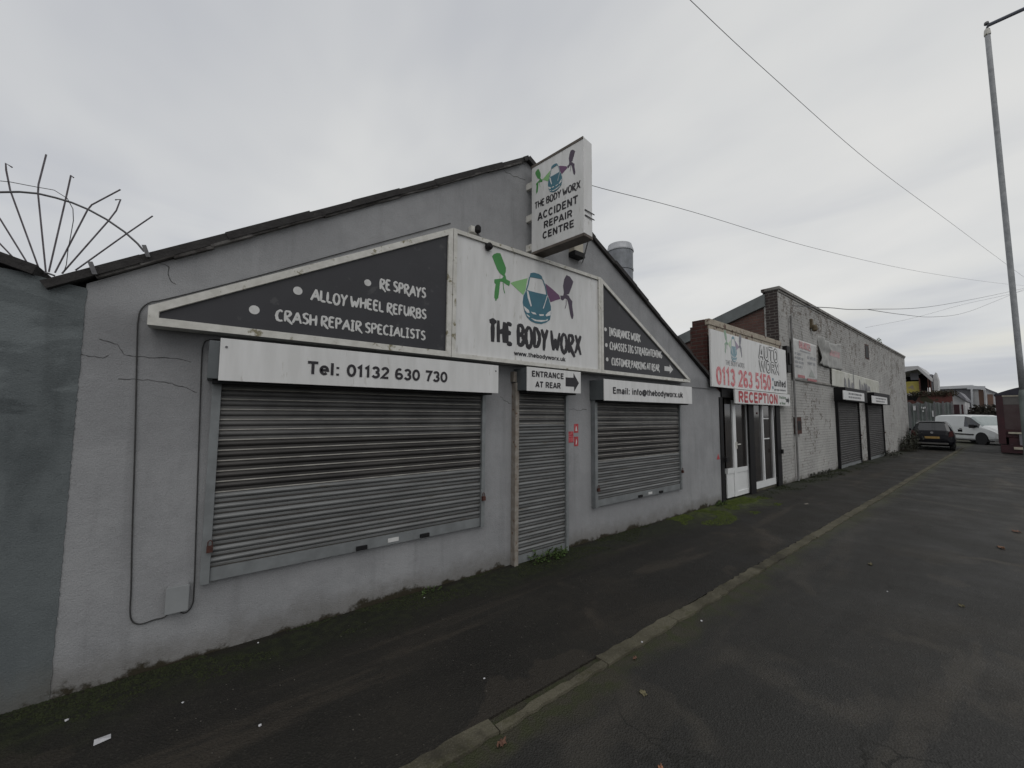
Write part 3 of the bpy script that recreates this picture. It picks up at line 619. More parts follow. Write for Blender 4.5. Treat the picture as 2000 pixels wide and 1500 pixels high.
# right window shutter
rx0,_=S(1164,890,.04); rx1,_=S(1326,890,.04); _,rz0=S(1163,990,.04)
fx0,fz1=S(1180,740,HD); fx1,_=S(1351,758,HD); _,fz0=S(1180,782,HD)
_,za=S(1163,902,.04); _,zb_=S(1163,845,.04)
shutter(rx0,rx1,rz0,fz0+.07,.074,[(za,1),(zb_,2)],housing=(fx0+.008,fx1-.008,fz0+.01,fz1-.006,HD-.015))
# ================================================================== SIGN BOARDS ON THE WORKSHOP
def board(name,x0,x1,z0,z1,off,label,th=.012,m=None,cat='sign',group=None):
    t=thing(name,((x0+x1)/2,D-off,z0),label,cat,group)
    b=B(); b.box(x0,x1,D-off,D-off+th,z0,z1); b.build('panel',m or M_white,t,bevel=.002); return t
# telephone board
t=board('sign_board',hx0-.005,hx1+.005,HZ0,HZ1,HD,'long white board with a telephone number over the wide window shutter')
f=Face(HD); b=B(); o_,u_,v_=f.line((599.7,729.9),(873.3,746.8),(599.7,705.4)); type_text(b,'Tel: 01132 630 730',o_,u_,v_); b.build('lettering',M_black,t)
for x_,z_ in ((hx0+.03,HZ1-.06),(hx1-.03,HZ1-.06)): b=B(); b.lathe((x_,D-HD-.004,z_),[(.008,0),(.008,.004)],10,'y'); b.build('screw',M_steel,t)
# entrance board
t=board('sign_board',ex0-.003,ex1+.003,ez0,ez1,HD,'small white ENTRANCE AT REAR board with a fat black arrow above the door shutter')
b=B()
for s_,l_,r_,tp in (('ENTRANCE',(1038.4,734.7),(1100.8,740.5),(1038.4,723.6)),('AT REAR',(1045.6,755.6),(1094.8,759.4),(1045.6,744.4))):
    b=B(); type_text(b,s_,*f.line(l_,r_,tp)); b.build('lettering',M_black,t)
b=B(); pts=[f.p(960+x/9.09,700+y/9.09,0) for x,y in ((1315,335),(1455,345),(1455,265),(1550,440),(1465,590),(1465,505),(1315,495))]
flat_poly(b,pts,Vector((0,-1,0)),.002); b.build('arrow',M_black,t)
# email board
t=board('sign_board',fx0-.003,fx1+.003,fz0,fz1,HD,'white board with an email address over the narrower right window shutter')
b=B(); type_text(b,'Email: info@thebodyworx.uk',*f.line((1196.7,768.4),(1333.3,776.8),(1196.7,755.9))); b.build('lettering',M_black,t)
# big gable sign
SO=.15; fs=Face(SO)
q=lambda px,py: S(px,py,SO)
zb=sum(q(*p)[1] for p in ((290,637),(888,695),(1175,727),(1345,750)))/4
zt=(q(877,440)[1]+q(1168,545)[1])/2
x0=q(289,620)[0]; x1=(q(877,440)[0]+q(887,695)[0])/2; x2=(q(1168,545)[0]+q(1176,727)[0])/2; x3=q(1346,748)[0]
zl=q(289,598)[1]; zr=q(1346,741)[1]
gs=thing('gable_sign',((x0+x3)/2,D-SO,zb),'large trapezium shop sign in a white frame with charcoal ends and a white centre','sign')
P1=[(x0,zb),(x1-.003,zb),(x1-.003,zt),(x0,zl)]; P2=[(x1+.003,zb),(x2-.003,zb),(x2-.003,zt),(x1+.003,zt)]; P3=[(x2+.003,zb),(x3,zb),(x3,zr),(x2+.003,zt)]
for pl,wd in ((P1,.052),(P2,.042),(P3,.046)):
    b=B(); ring(b,pl,wd,D-SO-.022,D-.02); ring(b,inset(pl,wd*.62),wd*.42,D-SO-.012,D-SO-.004); b.build('frame',M_frame,gs,)
    b=B(); b.prism(inset(pl,wd*.55),D-SO,D-.05,'y')
    p_=b.build('panel',M_white if pl is P2 else M_char,gs)
b=B(); sd_=0
for s_,l_,r_,tp in (('RE SPRAYS',(740.8,566),(831.5,580),(740.8,546)),('ALLOY WHEEL REFURBS',(606.9,588.4),(832.6,621),(606.9,567)),('CRASH REPAIR SPECIALISTS',(537.4,628),(830.8,662),(537.4,606.5)),
   ('INSURANCE WORK',(1189.6,655),(1250.8,667),(1189.6,640)),('CHASSIS JIG STRAIGHTENING',(1190.7,682.6),(1293,699),(1190.7,668)),('CUSTOMER PARKING AT REAR',(1194.4,712.6),(1287.8,725.4),(1194.4,698.5))):
    sd_+=1; b=B(); brush_text(b,s_,*fs.line(l_,r_,tp),.115,seed=sd_); b.build('white_lettering',M_ltwhite,gs)
b=B()
for px,py,r_ in ((718,552.4,6.5),(581.6,568,8),(496.7,605.3,8.7),(1182.3,643.3,3.8),(1184,674,3.8),(1185.6,702,3.8)):
    b=B(); c_=fs.p(px,py); c2=fs.p(px,py+r_); disc(b,c_,Vector((1,0,0)),Vector((0,0,1)),c_.z-c2.z); b.build('bullet_point',M_ltwhite,gs)
b=B(); a_=fs.p(1297.7,719.5,0); e_=fs.p(1314.5,722,0); straight_arrow(b,a_,Vector((e_.x-a_.x,0,0)),Vector((0,0,.15)),Vector((0,-1,0))); b.build('arrow',M_ltwhite,gs)
b=B()
bl=fs.p(955,664); br=fs.p(1134.4,690.5); tl=fs.p(955,632); z_=(bl.z+br.z)/2-.01; hh=.235
def seg(a,c,s_,seed,bb=False):
    xa=fs.p(a[0],a[1]).x; xb=fs.p(c[0],c[1]).x; brush_text(b,s_,Vector((xa,D-SO-.002,z_)),Vector((xb-xa,0,0)),Vector((0,0,hh)),.12,seed=seed,blob=bb)
seg((955,650),(1001,655),'THE',3,True); seg((1009.6,655),(1069.6,662),'BODY',5); seg((1076,665),(1134.4,672),'WORX',9)
b.build('black_lettering',M_black,gs); b=B(); type_text(b,'www.thebodyworx.uk',*fs.line((1004,692.8),(1104,706.4),(1004,684.2)))
b.build('black_lettering',M_black,gs)
a_=fs.p(954.4,633.6,0); e_=fs.p(1122.4,633.6,0); tl=fs.p(954.4,492.8,0)
# the logo box: map traced points through the sign plane one by one
class PM:                               # maps traced points on the board
    pass
LOCAL_LOGO=False
def logo_traced(parent,fn,nrm,mats=None,sc_=1.0):
    mats=mats or [M_green,M_lgreen,M_purple,M_dpurple,M_teal2]; lift={0:.0030,1:.0020,2:.0020,3:.0030,4:.0040}
    for nm,k,polys in LOGO:
        b=LB() if LOCAL_LOGO else B()
        for pl in polys: flat_poly(b,[fn(*p) for p in pl],nrm,lift[k])
        if k==4:
            for pl in TRIM: flat_poly(b,[fn(*p) for p in pl],nrm,.006,k=1)
            for ln in ([(838,385),(822,470),(800,540)],[(998,412),(1030,500),(1050,600)]):
                b.tube([fn(*p)+nrm*.003 for p in ln],.008*sc_,6,flat=nrm)
            b.build(nm,[mats[k],M_white],parent)
        else:
            if k in (0,3):
                ln=[(515,450),(520,520),(535,580)] if k==0 else [(1285,665),(1285,720),(1272,765)]
                b.tube([fn(*p)+nrm*.003 for p in ln],.005*sc_,6,flat=nrm)
            b.build(nm,mats[k],parent)
logo_traced(gs,lambda x,y: fs.p(900+x/6.25,480+y/6.25,0),Vector((0,-1,0)))
# where traced points fall in a level unit box, reused for the other boards
_pa=fs.p(900+340/6.25,480+960/6.25,0); _pb=fs.p(900+1390/6.25,480+960/6.25,0); 
def unit(x,y):
    p=fs.p(900+x/6.25,480+y/6.25,0); return p.x,p.z
_all=[unit(*p) for _,_,pls in LOGO for pl in pls for p in pl]
UX0,UX1,UZ0,UZ1=min(p[0] for p in _all),max(p[0] for p in _all),min(p[1] for p in _all),max(p[1] for p in _all)
def logo_on(parent,org,ux,uz,nrm,mats=None,sc_=.5):
    def fn(x,y):
        a,c=unit(x,y); return org+ux*((a-UX0)/(UX1-UX0))+uz*((c-UZ0)/(UZ1-UZ0))
    logo_traced(parent,fn,nrm,mats,sc_)
# projecting sign: swung about 7 degrees off square to the wall
PA=R(7.4); xs,_z=S(1038,480,.1); PO=Vector((xs,D-.10,0))
PN=Vector((-math.cos(PA),-math.sin(PA),0)); PU=Vector((math.sin(PA),-math.cos(PA),0))   # face normal, outward direction
def pj(px,py,lift=.0015):              # a point of the sign face in the sign's own frame (face x=0, outward -y)
    d=ray(px,py); e0=Vector((0,0,EYE)); t=(PO-e0).dot(PN)/d.dot(PN); p=e0+d*t
    return Vector((-lift,-(p-PO).dot(PU),p.z))
c1,c2,c3,c4=pj(1034,326),pj(1135,273),pj(1040,489.4),pj(1146,456.4)
print('PROJ',c1,c2,c3,c4)
yB=(c2.y+c4.y)/2; zT=(c1.z+c2.z)/2; zB=(c3.z+c4.z)/2; TH=.16
ps=thing('projecting_sign',(PO.x,PO.y,0),'tall white box sign sticking out from the gable reading ACCIDENT REPAIR CENTRE','sign',None,PA)
b=LB(); b.box(0,TH,yB,0,zB,zT); b.build('panel',M_white,ps,bevel=.006)
b=LB(); b.box(-.004,TH+.004,yB-.004,.002,zB-.03,zB-.0005); b.box(-.006,.012,yB+.006,0,zT-.02,zT+.008); b.build('frame',mat('brown_sign_edging',(.12,.10,.085),(.08,.065,.055),.7,scale=8),ps)
for z_ in (zB+.08,zB+(zT-zB)*.42,zB+(zT-zB)*.8):
    b=LB(); b.box(.01,.05,0,.11,z_-.04,z_+.04); b.build('bracket',M_frame,ps,bevel=.003)
for z_ in (zB+.2,zB+.26):
    b=LB(); b.tube([(.01,yB-.006,z_),(TH+.02,yB-.012,z_)],.006,6); b.build('clamp_rod',M_steel,ps)
_x,_zz=S(1138,512,.01); _rel=Vector((_x,D-.01,_zz))-PO; b=LB(); b.tube([(TH*.8,yB+.03,zB-.02),(_rel.x*math.cos(PA)+_rel.y*math.sin(PA),-_rel.x*math.sin(PA)+_rel.y*math.cos(PA),_zz)],.008,6); b.build('stay_rod',M_steel,ps)
def pline(l,r,tp):
    a=pj(*l); c_=pj(*r); t_=pj(*tp); z_=(a.z+c_.z)/2; return Vector((a.x,a.y,z_)),Vector((0,c_.y-a.y,0)),Vector((0,0,t_.z-a.z))
b=LB(); brush_text(b,'THE BODY WORX',*pline((1044.5,404),(1133.5,371),(1044.5,391.5)),.12,seed=21); b.build('lettering',M_black,ps)
for s_,l_,r_,tp in (('ACCIDENT',(1050.2,428.8),(1128.9,398.9),(1050.2,414.8)),('REPAIR',(1062,444.9),(1118,424),(1062,432)),('CENTRE',(1059.6,465.6),(1121.5,444.6),(1059.6,452.5))):
    b=LB(); type_text(b,s_,*pline(l_,r_,tp)); b.build('lettering',M_black,ps)
ga=pj(1045.5,372.5,0); gb=pj(1123.5,303,0); LOCAL_LOGO=True
logo_on(ps,Vector((0,ga.y,pj(1086,373).z)),Vector((0,gb.y-ga.y,0)),Vector((0,0,.36*(zT-zB))),Vector((-1,0,0)),None,.35)
LOCAL_LOGO=False
# red notices by the door
def notice(px0,px1,py0,py1,label,kind):
    x0_,z1_=S(px0,py0,.004); x1_,z0_=S(px1,py1,.004)
    t=thing('safety_notice',((x0_+x1_)/2,D-.004,z0_),label,'notice')
    b=B(); b.box(x0_,x1_,D-.004,D-.0005,z0_,z1_); b.build('panel',M_red,t)
    b=B(); w_=x1_-x0_; h_=z1_-z0_
    if kind==0:
        for i in range(4): b.box(x0_+w_*.14,x0_+w_*(.9-.1*(i%2)),D-.0052,D-.0045,z0_+h_*(.2+.18*i),z0_+h_*(.24+.18*i))
    elif kind==1: b.prism([(x0_+w_*.25,z0_+h_*.2),(x0_+w_*.75,z0_+h_*.2),(x0_+w_*.62,z0_+h_*.6),(x0_+w_*.5,z0_+h_*.75),(x0_+w_*.38,z0_+h_*.6)],D-.0052,D-.0045,'y')
    else: b.prism([(x0_+w_*.35,z0_+h_*.15),(x0_+w_*.55,z0_+h_*.2),(x0_+w_*.7,z0_+h_*.5),(x0_+w_*.5,z0_+h_*.8),(x0_+w_*.4,z0_+h_*.45)],D-.0052,D-.0045,'y')
    b.build('symbol',M_fadered if kind==0 else M_ltwhite,t)
notice(1107,1120,843,864,'wide faded red notice with lines of small print beside the door shutter',0)
notice(1121.5,1129.5,828,845,'upper small red notice with a white figure on the wall between door and window',1)
notice(1121.5,1129.5,853,871,'lower small red notice torn at the bottom on the wall between door and window',2)
# white rag of print above the notice
# security cameras on sign top
x_,z_=S(934,447,.12)
t=thing('security_camera',(x_,D,z_),'small black security camera on a bracket on the gable above the sign','camera')
b=B(); b.box(x_-.05,x_+.05,D-.06,D+.001,z_-.02,z_+.05); b.build('bracket',M_frame,t,bevel=.004)
b=B(); b.lathe((x_-.01,D-.13,z_-.05),[(.022,0),(.034,.015),(.034,.06),(.02,.08)],14); b.build('housing',M_dark,t,smooth=False)
b=B(); b.tube([(x_,D-.10,z_-.05),(x_+.09,D-.16,z_-.16)],.014,8); b.build('arm',M_steel,t)
b=B(); b.lathe((x_+.10,D-.22,z_-.19),[(.02,0),(.038,.015),(.040,.05),(.03,.07)],16,'y'); b.build('lens_housing',M_dark,t)
# alarm box
x_,z_=S(1131,492,.1)
t=thing('alarm_box',(x_,D,z_),'cream alarm box with a black base below the projecting sign','alarm')
b=B(); b.prism([(x_-.09,z_),(x_+.09,z_),(x_+.075,z_+.32),(x_-.075,z_+.32)],D-.1,D+.001,'y'); b.build('cover',M_cream,t,bevel=.008)
b=B(); b.box(x_-.10,x_+.10,D-.12,D+.001,z_-.07,z_-.001); b.build('base',M_dark,t,bevel=.006)
# wall cable with junction box
def wallcable(pxs,r,label,name='wall_cable',off=.008,m=None,cat='cable'):
    ps=[]
    for p in pxs:
        x,z=S(p[0],p[1],off); ps.append((x,D-off-(p[2] if len(p)>2 else 0),z))
    # smooth
    out_=[]
    for i in range(len(ps)-1):
        p0,p1,p2,p3=[Vector(ps[max(0,min(len(ps)-1,i+k))]) for k in (-1,0,1,2)]
        for q_ in range(4):
            t_=q_/4; out_.append(.5*((2*p1)+(-p0+p2)*t_+(2*p0-5*p1+4*p2-p3)*t_*t_+(-p0+3*p1-3*p2+p3)*t_**3))
    out_.append(Vector(ps[-1])); b=B(); b.tube(out_,r,7); return tag(b.build(name,m or M_cable),label,cat)
wallcable([(880,436),(700,485),(500,540),(330,583),(295,590),(276,604),(270,625),(268,660),(264,850),(258,1050),(256,1150),(254,1195),(259,1214),(275,1219),(300,1211),(322,1205),(332,1192)],.0042,'black cable looping down the grey wall left of the junction box')
wallcable([(430,664),(408,664),(398,672),(394,700),(390,820),(384,1000),(379,1150),(376,1180),(366,1195),(356,1197),(348,1190)],.004,'black cable beside the wide shutter guide running into the junction box')
wallcable([(1352,757),(1370,758),(1385,760)],.004,'short thin cable between the email board and the reception sign')
x0_,z1_=S(326,1150,.05); x1_,z0_=S(366,1190,.05)
t=thing('junction_box',((x0_+x1_)/2,D,z0_),'square grey painted electrical box low on the wall below the wide shutter','junction box')
b=B(); b.box(x0_,x1_,D-.045,D+.001,z0_,z1_); b.build('body',M_render,t,bevel=.005)
b=B(); b.box(x0_-.004,x1_+.004,D-.06,D-.046,z0_-.004,z1_+.004); b.build('cover',mat('grey_box_cover',(.25,.26,.265),(.22,.23,.235),.6,scale=9),t,bevel=.004)
# small red triangle sticker near reception
x_,z_=S(1403,892,.003); b=B(); b.prism([(x_-.06,z_-.05),(x_+.06,z_-.05),(x_,z_+.06)],D-.003,D-.0005,'y'); tag(b.build('warning_sticker',M_red),'tiny red triangular sticker on the grey wall beside the reception door','sticker')
# ================================================================== SPIKE FAN
fan=thing('spike_fan',(*S(95,540)[:1],D+.08,S(95,540)[1]),'fan of thin steel anti climb spikes on the roof valley at the left','spike fan')
def fp(px,py,o=-.08):
    x,z=S(px,py,o); return Vector((x,D-o,z))
def fpath(a,o=-.08): return [fp(x/3.125,280+y/3.125,o) for x,y in a]
b=B(); b.tube(fpath([(-430,420),(-330,360),(-200,320),(-100,302),(0,298),(120,296),(230,306),(340,332),(440,362),(540,404),(650,464),(760,540),(840,612),(880,660)]),.0065,8); b.build('arc_bar',M_steel,fan)
b=B(); b.tube(fpath([(200,812),(215,797),(250,790),(290,792),(335,808)]),.0055,8); b.build('hub_bar',M_steel,fan)
for sp_ in ([(-110,645),(-40,560),(40,640),(175,795)] if 0 else [(-60,550),(175,795)],[(-60,385),(0,460),(205,792)],[(75,147),(35,122),(38,165),(62,285),(245,785)],[(282,68),(235,250),(232,305),(280,785)],[(450,210),(433,195),(400,345),(298,785)],[(735,282),(560,375),(535,405),(335,790)],[(702,345),(736,342),(710,410),(660,475),(378,795)],[(932,443),(775,550),(460,775)],[(-60,660),(150,790)]):
    b=B(); b.tube(fpath(sp_),.0045,6); b.build('spike',M_spike,fan)
b=B(); b.tube(fpath([(-40,225),(60,235),(200,262),(330,285),(410,335),(445,400),(448,470),(432,560),(415,650),(405,740),(385,795)],-.07),.0022,5); b.build('loose_wire',M_cable,fan)
# ================================================================== LEFT NEIGHBOUR
nb_=thing('neighbouring_building',(-3.4,D,0),'dark teal grey rendered building joined to the left end of the workshop','building')
zv=S(70,538)[1]; zv2=S(0,520)[1]; xv=S(38,533)[0]; xv0=S(0,512)[0]
b=B(); rj=random.Random(2); pl=[(-7,-.1)]+[(XL+.004+rj.uniform(-.003,.003),-.1+(ZL+.07)*i/160) for i in range(161)]+[(-.80,ZL-.01),(xv+.12,zv-.01),(xv,zv+.01),(xv0-.02,S(0,522)[1]),(-4,4.2),(-7,3.0)]
b.prism(pl,D-.006,D+.3,'y'); b.build('wall',M_teal,nb_)
b=B(); verge(b,(xv+.06,zv+.0),(xv0-.1,S(0,512)[1]+.03),.055,.2,.006,.06); b.prism([(xv+.02,zv+.04),(xv0-.05,S(0,512)[1]+.06),(-4,4.26),(-4,4.2),(xv0-.05,S(0,512)[1]),(xv+.02,zv)],D+.05,D+8,'y'); b.build('roof',M_slate,nb_)
# ================================================================== FLUE
pc=P(1211,515,9.0); fr=26*9.0/FPX
_t=P(1211,480,9.0); 
t=thing('ventilation_flue',(pc.x,pc.y,1.5),'fat galvanised ventilation flue rising behind the right roof slope','flue')
b=B(); zt_=_t.z
b.lathe((pc.x,pc.y,1.5),[(fr*.93,0),(fr*.93,zt_-1.5-.62),(fr*.97,zt_-1.5-.61),(fr*.97,zt_-1.5-.57),(fr*.94,zt_-1.5-.56),(fr*.95,zt_-1.5-.16)],28); b.build('pipe',M_flue,t,smooth=False)
b=B(); b.lathe((pc.x,pc.y,zt_-.16),[(fr*1.0,0),(fr*1.0,.03),(fr*.9,.12),(fr*.86,.17),(fr*.80,.17)],28); b.build('cap',mat('flue_cap_pale',(.42,.43,.45),(.34,.35,.37),.5,.3,scale=6),t)
b=B(); b.box(pc.x+fr*.8,pc.x+fr*1.25,pc.y-.03,pc.y+.03,zt_-.72,zt_-.66); b.build('bracket',M_steel,t)
# ================================================================== RECEPTION BUILDING
RX0,RX1=7.82,11.42
o1x,_=S(1528,900); OZ=2.26
_,pz=S(1383,624); PZ=S(1384,622.5)[1]; print('PZ',PZ)
rb=thing('reception_building',(9.6,D,0),'narrow red brick reception bay with a peeling cream parapet and open black doorway','building')
wl0=S(1392,700)[0]
b=B(); yF=D+.02
b.box(XR-.16,o0x,yF,D+.35,2.33,PZ-.125); b.box(XR+.03,o0x,yF,D+.35,2.1,2.3299); b.box(o0x,o1x,yF,D+.35,OZ,PZ-.125); b.box(XR-.17,XR+.28,D+.0605,D+.30,1.9,PZ-.01); 
b.box(o0x-.1,o0x,D+.35,D+1.6,-.1,OZ+.2); b.box(o1x,o1x+.1,D+.35,D+1.6,-.1,OZ+.2)
b.build('wall',M_rbrick,rb)
b=B(); b.box(o1x,RX1-.001,D,D+.35,-.1,PZ-.16); b.build('side_pier',M_pbrick,rb)
b=B(); b.box(XR-.15,RX1-.003,D-.03,D+.06,PZ-.12,PZ); b.box(XR-.13,RX1-.004,D-.012,D+.0195,PZ-.34,PZ-.1205); b.build('parapet',M_tan,rb,bevel=.01)
b=B(); b.box(XR+.1,RX1-.01,D+.36,D+8,2.35,2.42); b.build('roof',M_roofg,rb)
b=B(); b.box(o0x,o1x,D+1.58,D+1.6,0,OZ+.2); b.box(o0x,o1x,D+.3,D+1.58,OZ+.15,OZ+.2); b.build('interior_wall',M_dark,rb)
# black surrounds: posts and shutter housing
def col(px,py=900,off=0): return S(px,py,off)[0]
b=B(); b.box(o0x,o1x,D-.03,D+.25,2.05,2.46); b.build('shutter_housing',M_dark,rb,bevel=.004)
for a_,c_ in ((1411.5,1417.5),(1468,1478),(1522,1529)):
    xa,xb=col(a_,900,.04),col(c_,900,.04); b=B(); b.box(xa,xb,D-.02,D+.02,0,2.05); q_=b.build('shutter_post',M_dark,rb,bevel=.004)
for px_,py_ in ((1420,897),(1529,881)):
    x_,z_=S(px_,py_,.08); b=B(); b.box(x_-.04,x_+.04,D-.09,D-.046,z_-.06,z_+.04); b.build('lock',M_dark,rb,bevel=.004)
# door: white leaf with a long pane, side light with white lower panel
YD=D+.06
dxa=col(1418,900,-.06); dxb=col(1432,900,-.06); dxc=col(1466,900,-.06); zm=S(1432,919,-.06)[1]; ztp=2.04
def upvc(parent,x0,x1,z0,z1,fw,mid,y,names=('door_leaf',)):
    b=B()
    sw=.19; b.box(x0,x0+sw*.7,y-.03,y+.03,z0,z1); b.box(x1-sw,x1,y-.03,y+.03,z0,z1)
    b.box(x0+sw*.7,x1-sw,y-.029,y+.03,z0,z0+fw); b.box(x0+sw*.7,x1-sw,y-.029,y+.03,z1-fw,z1); b.box(x0+sw*.7,x1-sw,y-.029,y+.03,mid-fw*.5,mid+fw*.5)
    b.box(x0+sw*.7,x1-sw,y-.012,y+.012,z0+fw,mid-fw*.5)
    o=b.build(names[0],M_upvc,parent)
    b=B(); b.box(x0+sw*.7,x1-sw,y-.004,y+.004,mid+fw*.5,z1-fw); b.build('pane',M_glass,o); return o
dl=upvc(rb,dxb-.02,dxc,.03,ztp-.03,.09,zm,YD,('door',))
b=B(); hx_=dxb+.06; b.box(hx_,hx_+.02,YD-.06,YD-.03,1.0,1.14); b.box(hx_,hx_+.16,YD-.075,YD-.055,1.08,1.1); b.build('handle',M_frame,dl,bevel=.002)
b=B(); b.box(dxa,dxb-.025,YD-.012,YD+.012,.03,zm-.04); b.box(dxa,dxb-.025,YD-.029,YD+.03,zm-.04,zm+.06); sl_=b.build('side_panel',M_upvc,rb)
b=B(); b.box(dxa,dxb-.025,YD-.004,YD+.004,zm+.06,2.04); b.build('pane',M_glass,sl_)
wx0=col(1478,900,-.06); wx1=col(1510,900,-.06); wm_=col(1490,900,-.06)
b=B(); b.box(wx0-.2,wx1+.05,YD-.03,YD+.03,.06,.20); b.box(wx1,wx1+.05,YD-.029,YD+.03,.20,2.04); b.box(wm_-.02,wm_+.045,YD-.029,YD+.03,.20,2.04)
for z_ in (1.15,1.62): b.box(wm_+.05,wm_+.05+(wx1-wm_)*.55,YD-.02,YD+.0,z_-.012,z_+.012)
wf=b.build('window_frame',M_upvc,rb)
b=B(); b.box(wx0-.2,o1x-.02,YD+.005,YD+.012,.20,2.04); b.build('pane',M_glass,wf)
b=B(); b.box(wx0-.2,o1x-.02,YD-.02,YD+.2,-.02,.058); b.build('threshold',M_kerb,rb)
x_,z_=S(1474,807,0); b=B(); b.lathe((x_,D-.06,z_),[(.02,0),(.028,.01),(.02,.03)],12,'y'); tag(b.build('alarm_light',M_tail),'tiny red light under the reception board on the black shutter housing','light')
# reception signs
RO=.10; fr_=Face(RO)
ra=S(1384,641,RO); rbx=S(1536,727,RO)[0]; rlx=(S(1384,641,RO)[0]+S(1393.3,753,RO)[0])/2
rt_=(S(1384,641.3,RO)[1]+S(1534,684,RO)[1])/2; rbt=(S(1393.3,753.3,RO)[1]+S(1538.7,770.7,RO)[1])/2
print('RECSIGN',rlx,rbx,rbt,rt_)
t=board('sign_board',rlx,rbx,rbt,rt_,RO,'big faded white board with a red telephone number above the reception doorway',th=.03)
def rline(l,r,tp):
    a=fr_.p(*l); c_=fr_.p(*r); return fr_.line(l,r,tp)
b=B(); type_text(b,'0113 263 5150',*rline((1399.3,748.7),(1506,763.3),(1399.3,714))); b.build('red_lettering',M_fadered,t)
b=B(); brush_text(b,'THE BODY WORX',*rline((1417.3,712),(1454,718.7),(1417.3,702.7)),.07,seed=31)
M_fadeblk=mat('faded_grey_lettering',(.16,.16,.17),(.24,.24,.25),.6,scale=30); b.build('faded_lettering',M_fadeblk,t)
for s_,l_,r_,tp in (('AUTO',(1482,703),(1519.3,706.5),(1482,676)),('WORX',(1483.3,724.5),(1522,732),(1483.3,703))):
    o_,u_,v_=rline(l_,r_,tp); b=B(); type_text(b,s_,o_,u_,v_,.125); b.build('outline_lettering',mat('outline_grey',(.05,.05,.055),(.12,.12,.125),.6,scale=14),t)
    b=B(); type_text(b,s_,o_+Vector((0,-.004,0)),u_,v_,.055); b.build('outline_lettering',M_white,t)
b=B(); type_text(b,'united',*rline((1512,753.3),(1534.7,757.3),(1512,740))); b.build('lettering',M_black,t)
b=B(); type_text(b,'garage network',*rline((1512,761.5),(1534.5,765.3),(1512,757.8))); b.build('lettering',M_fadeblk,t)
b=B()
for px_,py_ in ((1509.5,741),(1509.5,757)): disc(b,fr_.p(px_,py_),Vector((1,0,0)),Vector((0,0,1)),.036)
b.build('dot_mark',M_teal2,t)
la=fr_.p(1415.5,703.5,0); lb=fr_.p(1449.5,703.5,0); lt=fr_.p(1415.5,654,0)
fm=[mat('faded_green',(.22,.34,.24),(.28,.4,.3),.5),mat('faded_light_green',(.42,.52,.38),(.46,.56,.42),.5),mat('faded_purple',(.30,.24,.32),(.34,.28,.36),.5),mat('faded_dark_purple',(.15,.15,.18),(.2,.2,.23),.5),mat('faded_teal',(.16,.27,.32),(.22,.33,.38),.5)]
logo_on(t,la,Vector((lb.x-la.x,0,0)),Vector((0,0,.62)),Vector((0,-1,0)),fm,.6)
RO2=.14; fr2=Face(RO2)
qx0=(S(1435.3,758.7,RO2)[0]+S(1436.7,786.7,RO2)[0])/2; qx1=(S(1542.7,772,RO2)[0]+S(1543.3,794,RO2)[0])/2
qz1=(S(1435.3,758.7,RO2)[1]+S(1542.7,772,RO2)[1])/2; qz0=(S(1436.7,786.7,RO2)[1]+S(1543.3,794,RO2)[1])/2
t=board('sign_board',qx0,qx1,qz0,qz1,RO2,'white RECEPTION board in red capitals hung just below the big faded board',th=.03)
b=B(); type_text(b,'RECEPTION',*fr2.line((1442.4,783.5),(1519.3,790),(1442.4,763))); b.build('red_lettering',M_red,t)
b=B()
for s_,l_,r_,tp in (('Parking',(1522,778),(1535,780),(1522,772.8)),('at Rear',(1523,789),(1534.5,790.5),(1523,784.5))): type_text(b,s_,*fr2.line(l_,r_,tp))
b.build('small_lettering',mat('faded_green_lettering',(.14,.20,.15),(.2,.26,.2),.6),t)
b=B(); a_=fr2.p(1535.5,782,0); straight_arrow(b,a_,Vector((.22,0,0)),Vector((0,0,.17)),Vector((0,-1,0))); b.build('arrow',M_black,t)
# ================================================================== LONG PAINTED BRICK BUILDING
BX0,BX1=11.42,30.3; BZ=5.02
bb=thing('brick_warehouse',(20,D,0),'long flaking white painted brick workshop with a tall flat parapet and dark end wall','building')
s1a,s1b=col(1633,840),col(1676,840); s2a,s2b=col(1692,840),col(1723,840); 
b=B(); b.box(BX0,BX1,D,D+.33,-.1,BZ-.08); wl=b.build('front_wall',M_pbrick,bb)
b=B(); b.box(BX0-.03,BX1+.03,D-.05,D+.38,BZ-.08,BZ); b.box(BX0-.0,BX1,D-.02,D+.35,BZ-.14,BZ-.0805); b.build('coping',mat('coping_stone',(.30,.29,.27),(.16,.15,.14),.9,scale=3,bump=.5),bb,bevel=.01)
# side (gable) wall seen above the reception roof
yk=XP(1497,640,BX0)[0]; v0=XP(1500,574,BX0); v1=XP(1325,658,BX0); 
sl2=(v1[1]-v0[1])/(v1[0]-v0[0]); yE=v1[0]+4; zE=v1[1]+sl2*4
print('BRICK',yk,v0,v1)
b=B(); b.prism([(D+.012,1.5),(yk,1.5),(yk,BZ-.1),(D+.012,BZ-.1)],BX0-.005,BX0+.33,'x'); b.prism([(D+.3,BZ-.1),(yk+.05,BZ-.1),(yk+.08,BZ-.02),(D+.3,BZ-.005)],BX0-.04,BX0+.36,'x'); b.build('corner_pier',M_dbrick,bb)
b=B(); b.prism([(yk+.001,1.5),(yE,1.5),(yE,max(1.6,zE-.25)),(yk+.001,v0[1]-.28)],BX0+.02,BX0+.3,'x'); b.build('side_wall',M_obrick,bb)
b=B(); b.prism([(yk+.002,v0[1]-.02-.30),(yE,zE-.32),(yE,zE),(yk+.002,v0[1]-.0)],BX0-.06,BX0+.019,'x'); b.build('barge_board',M_roofg,bb)
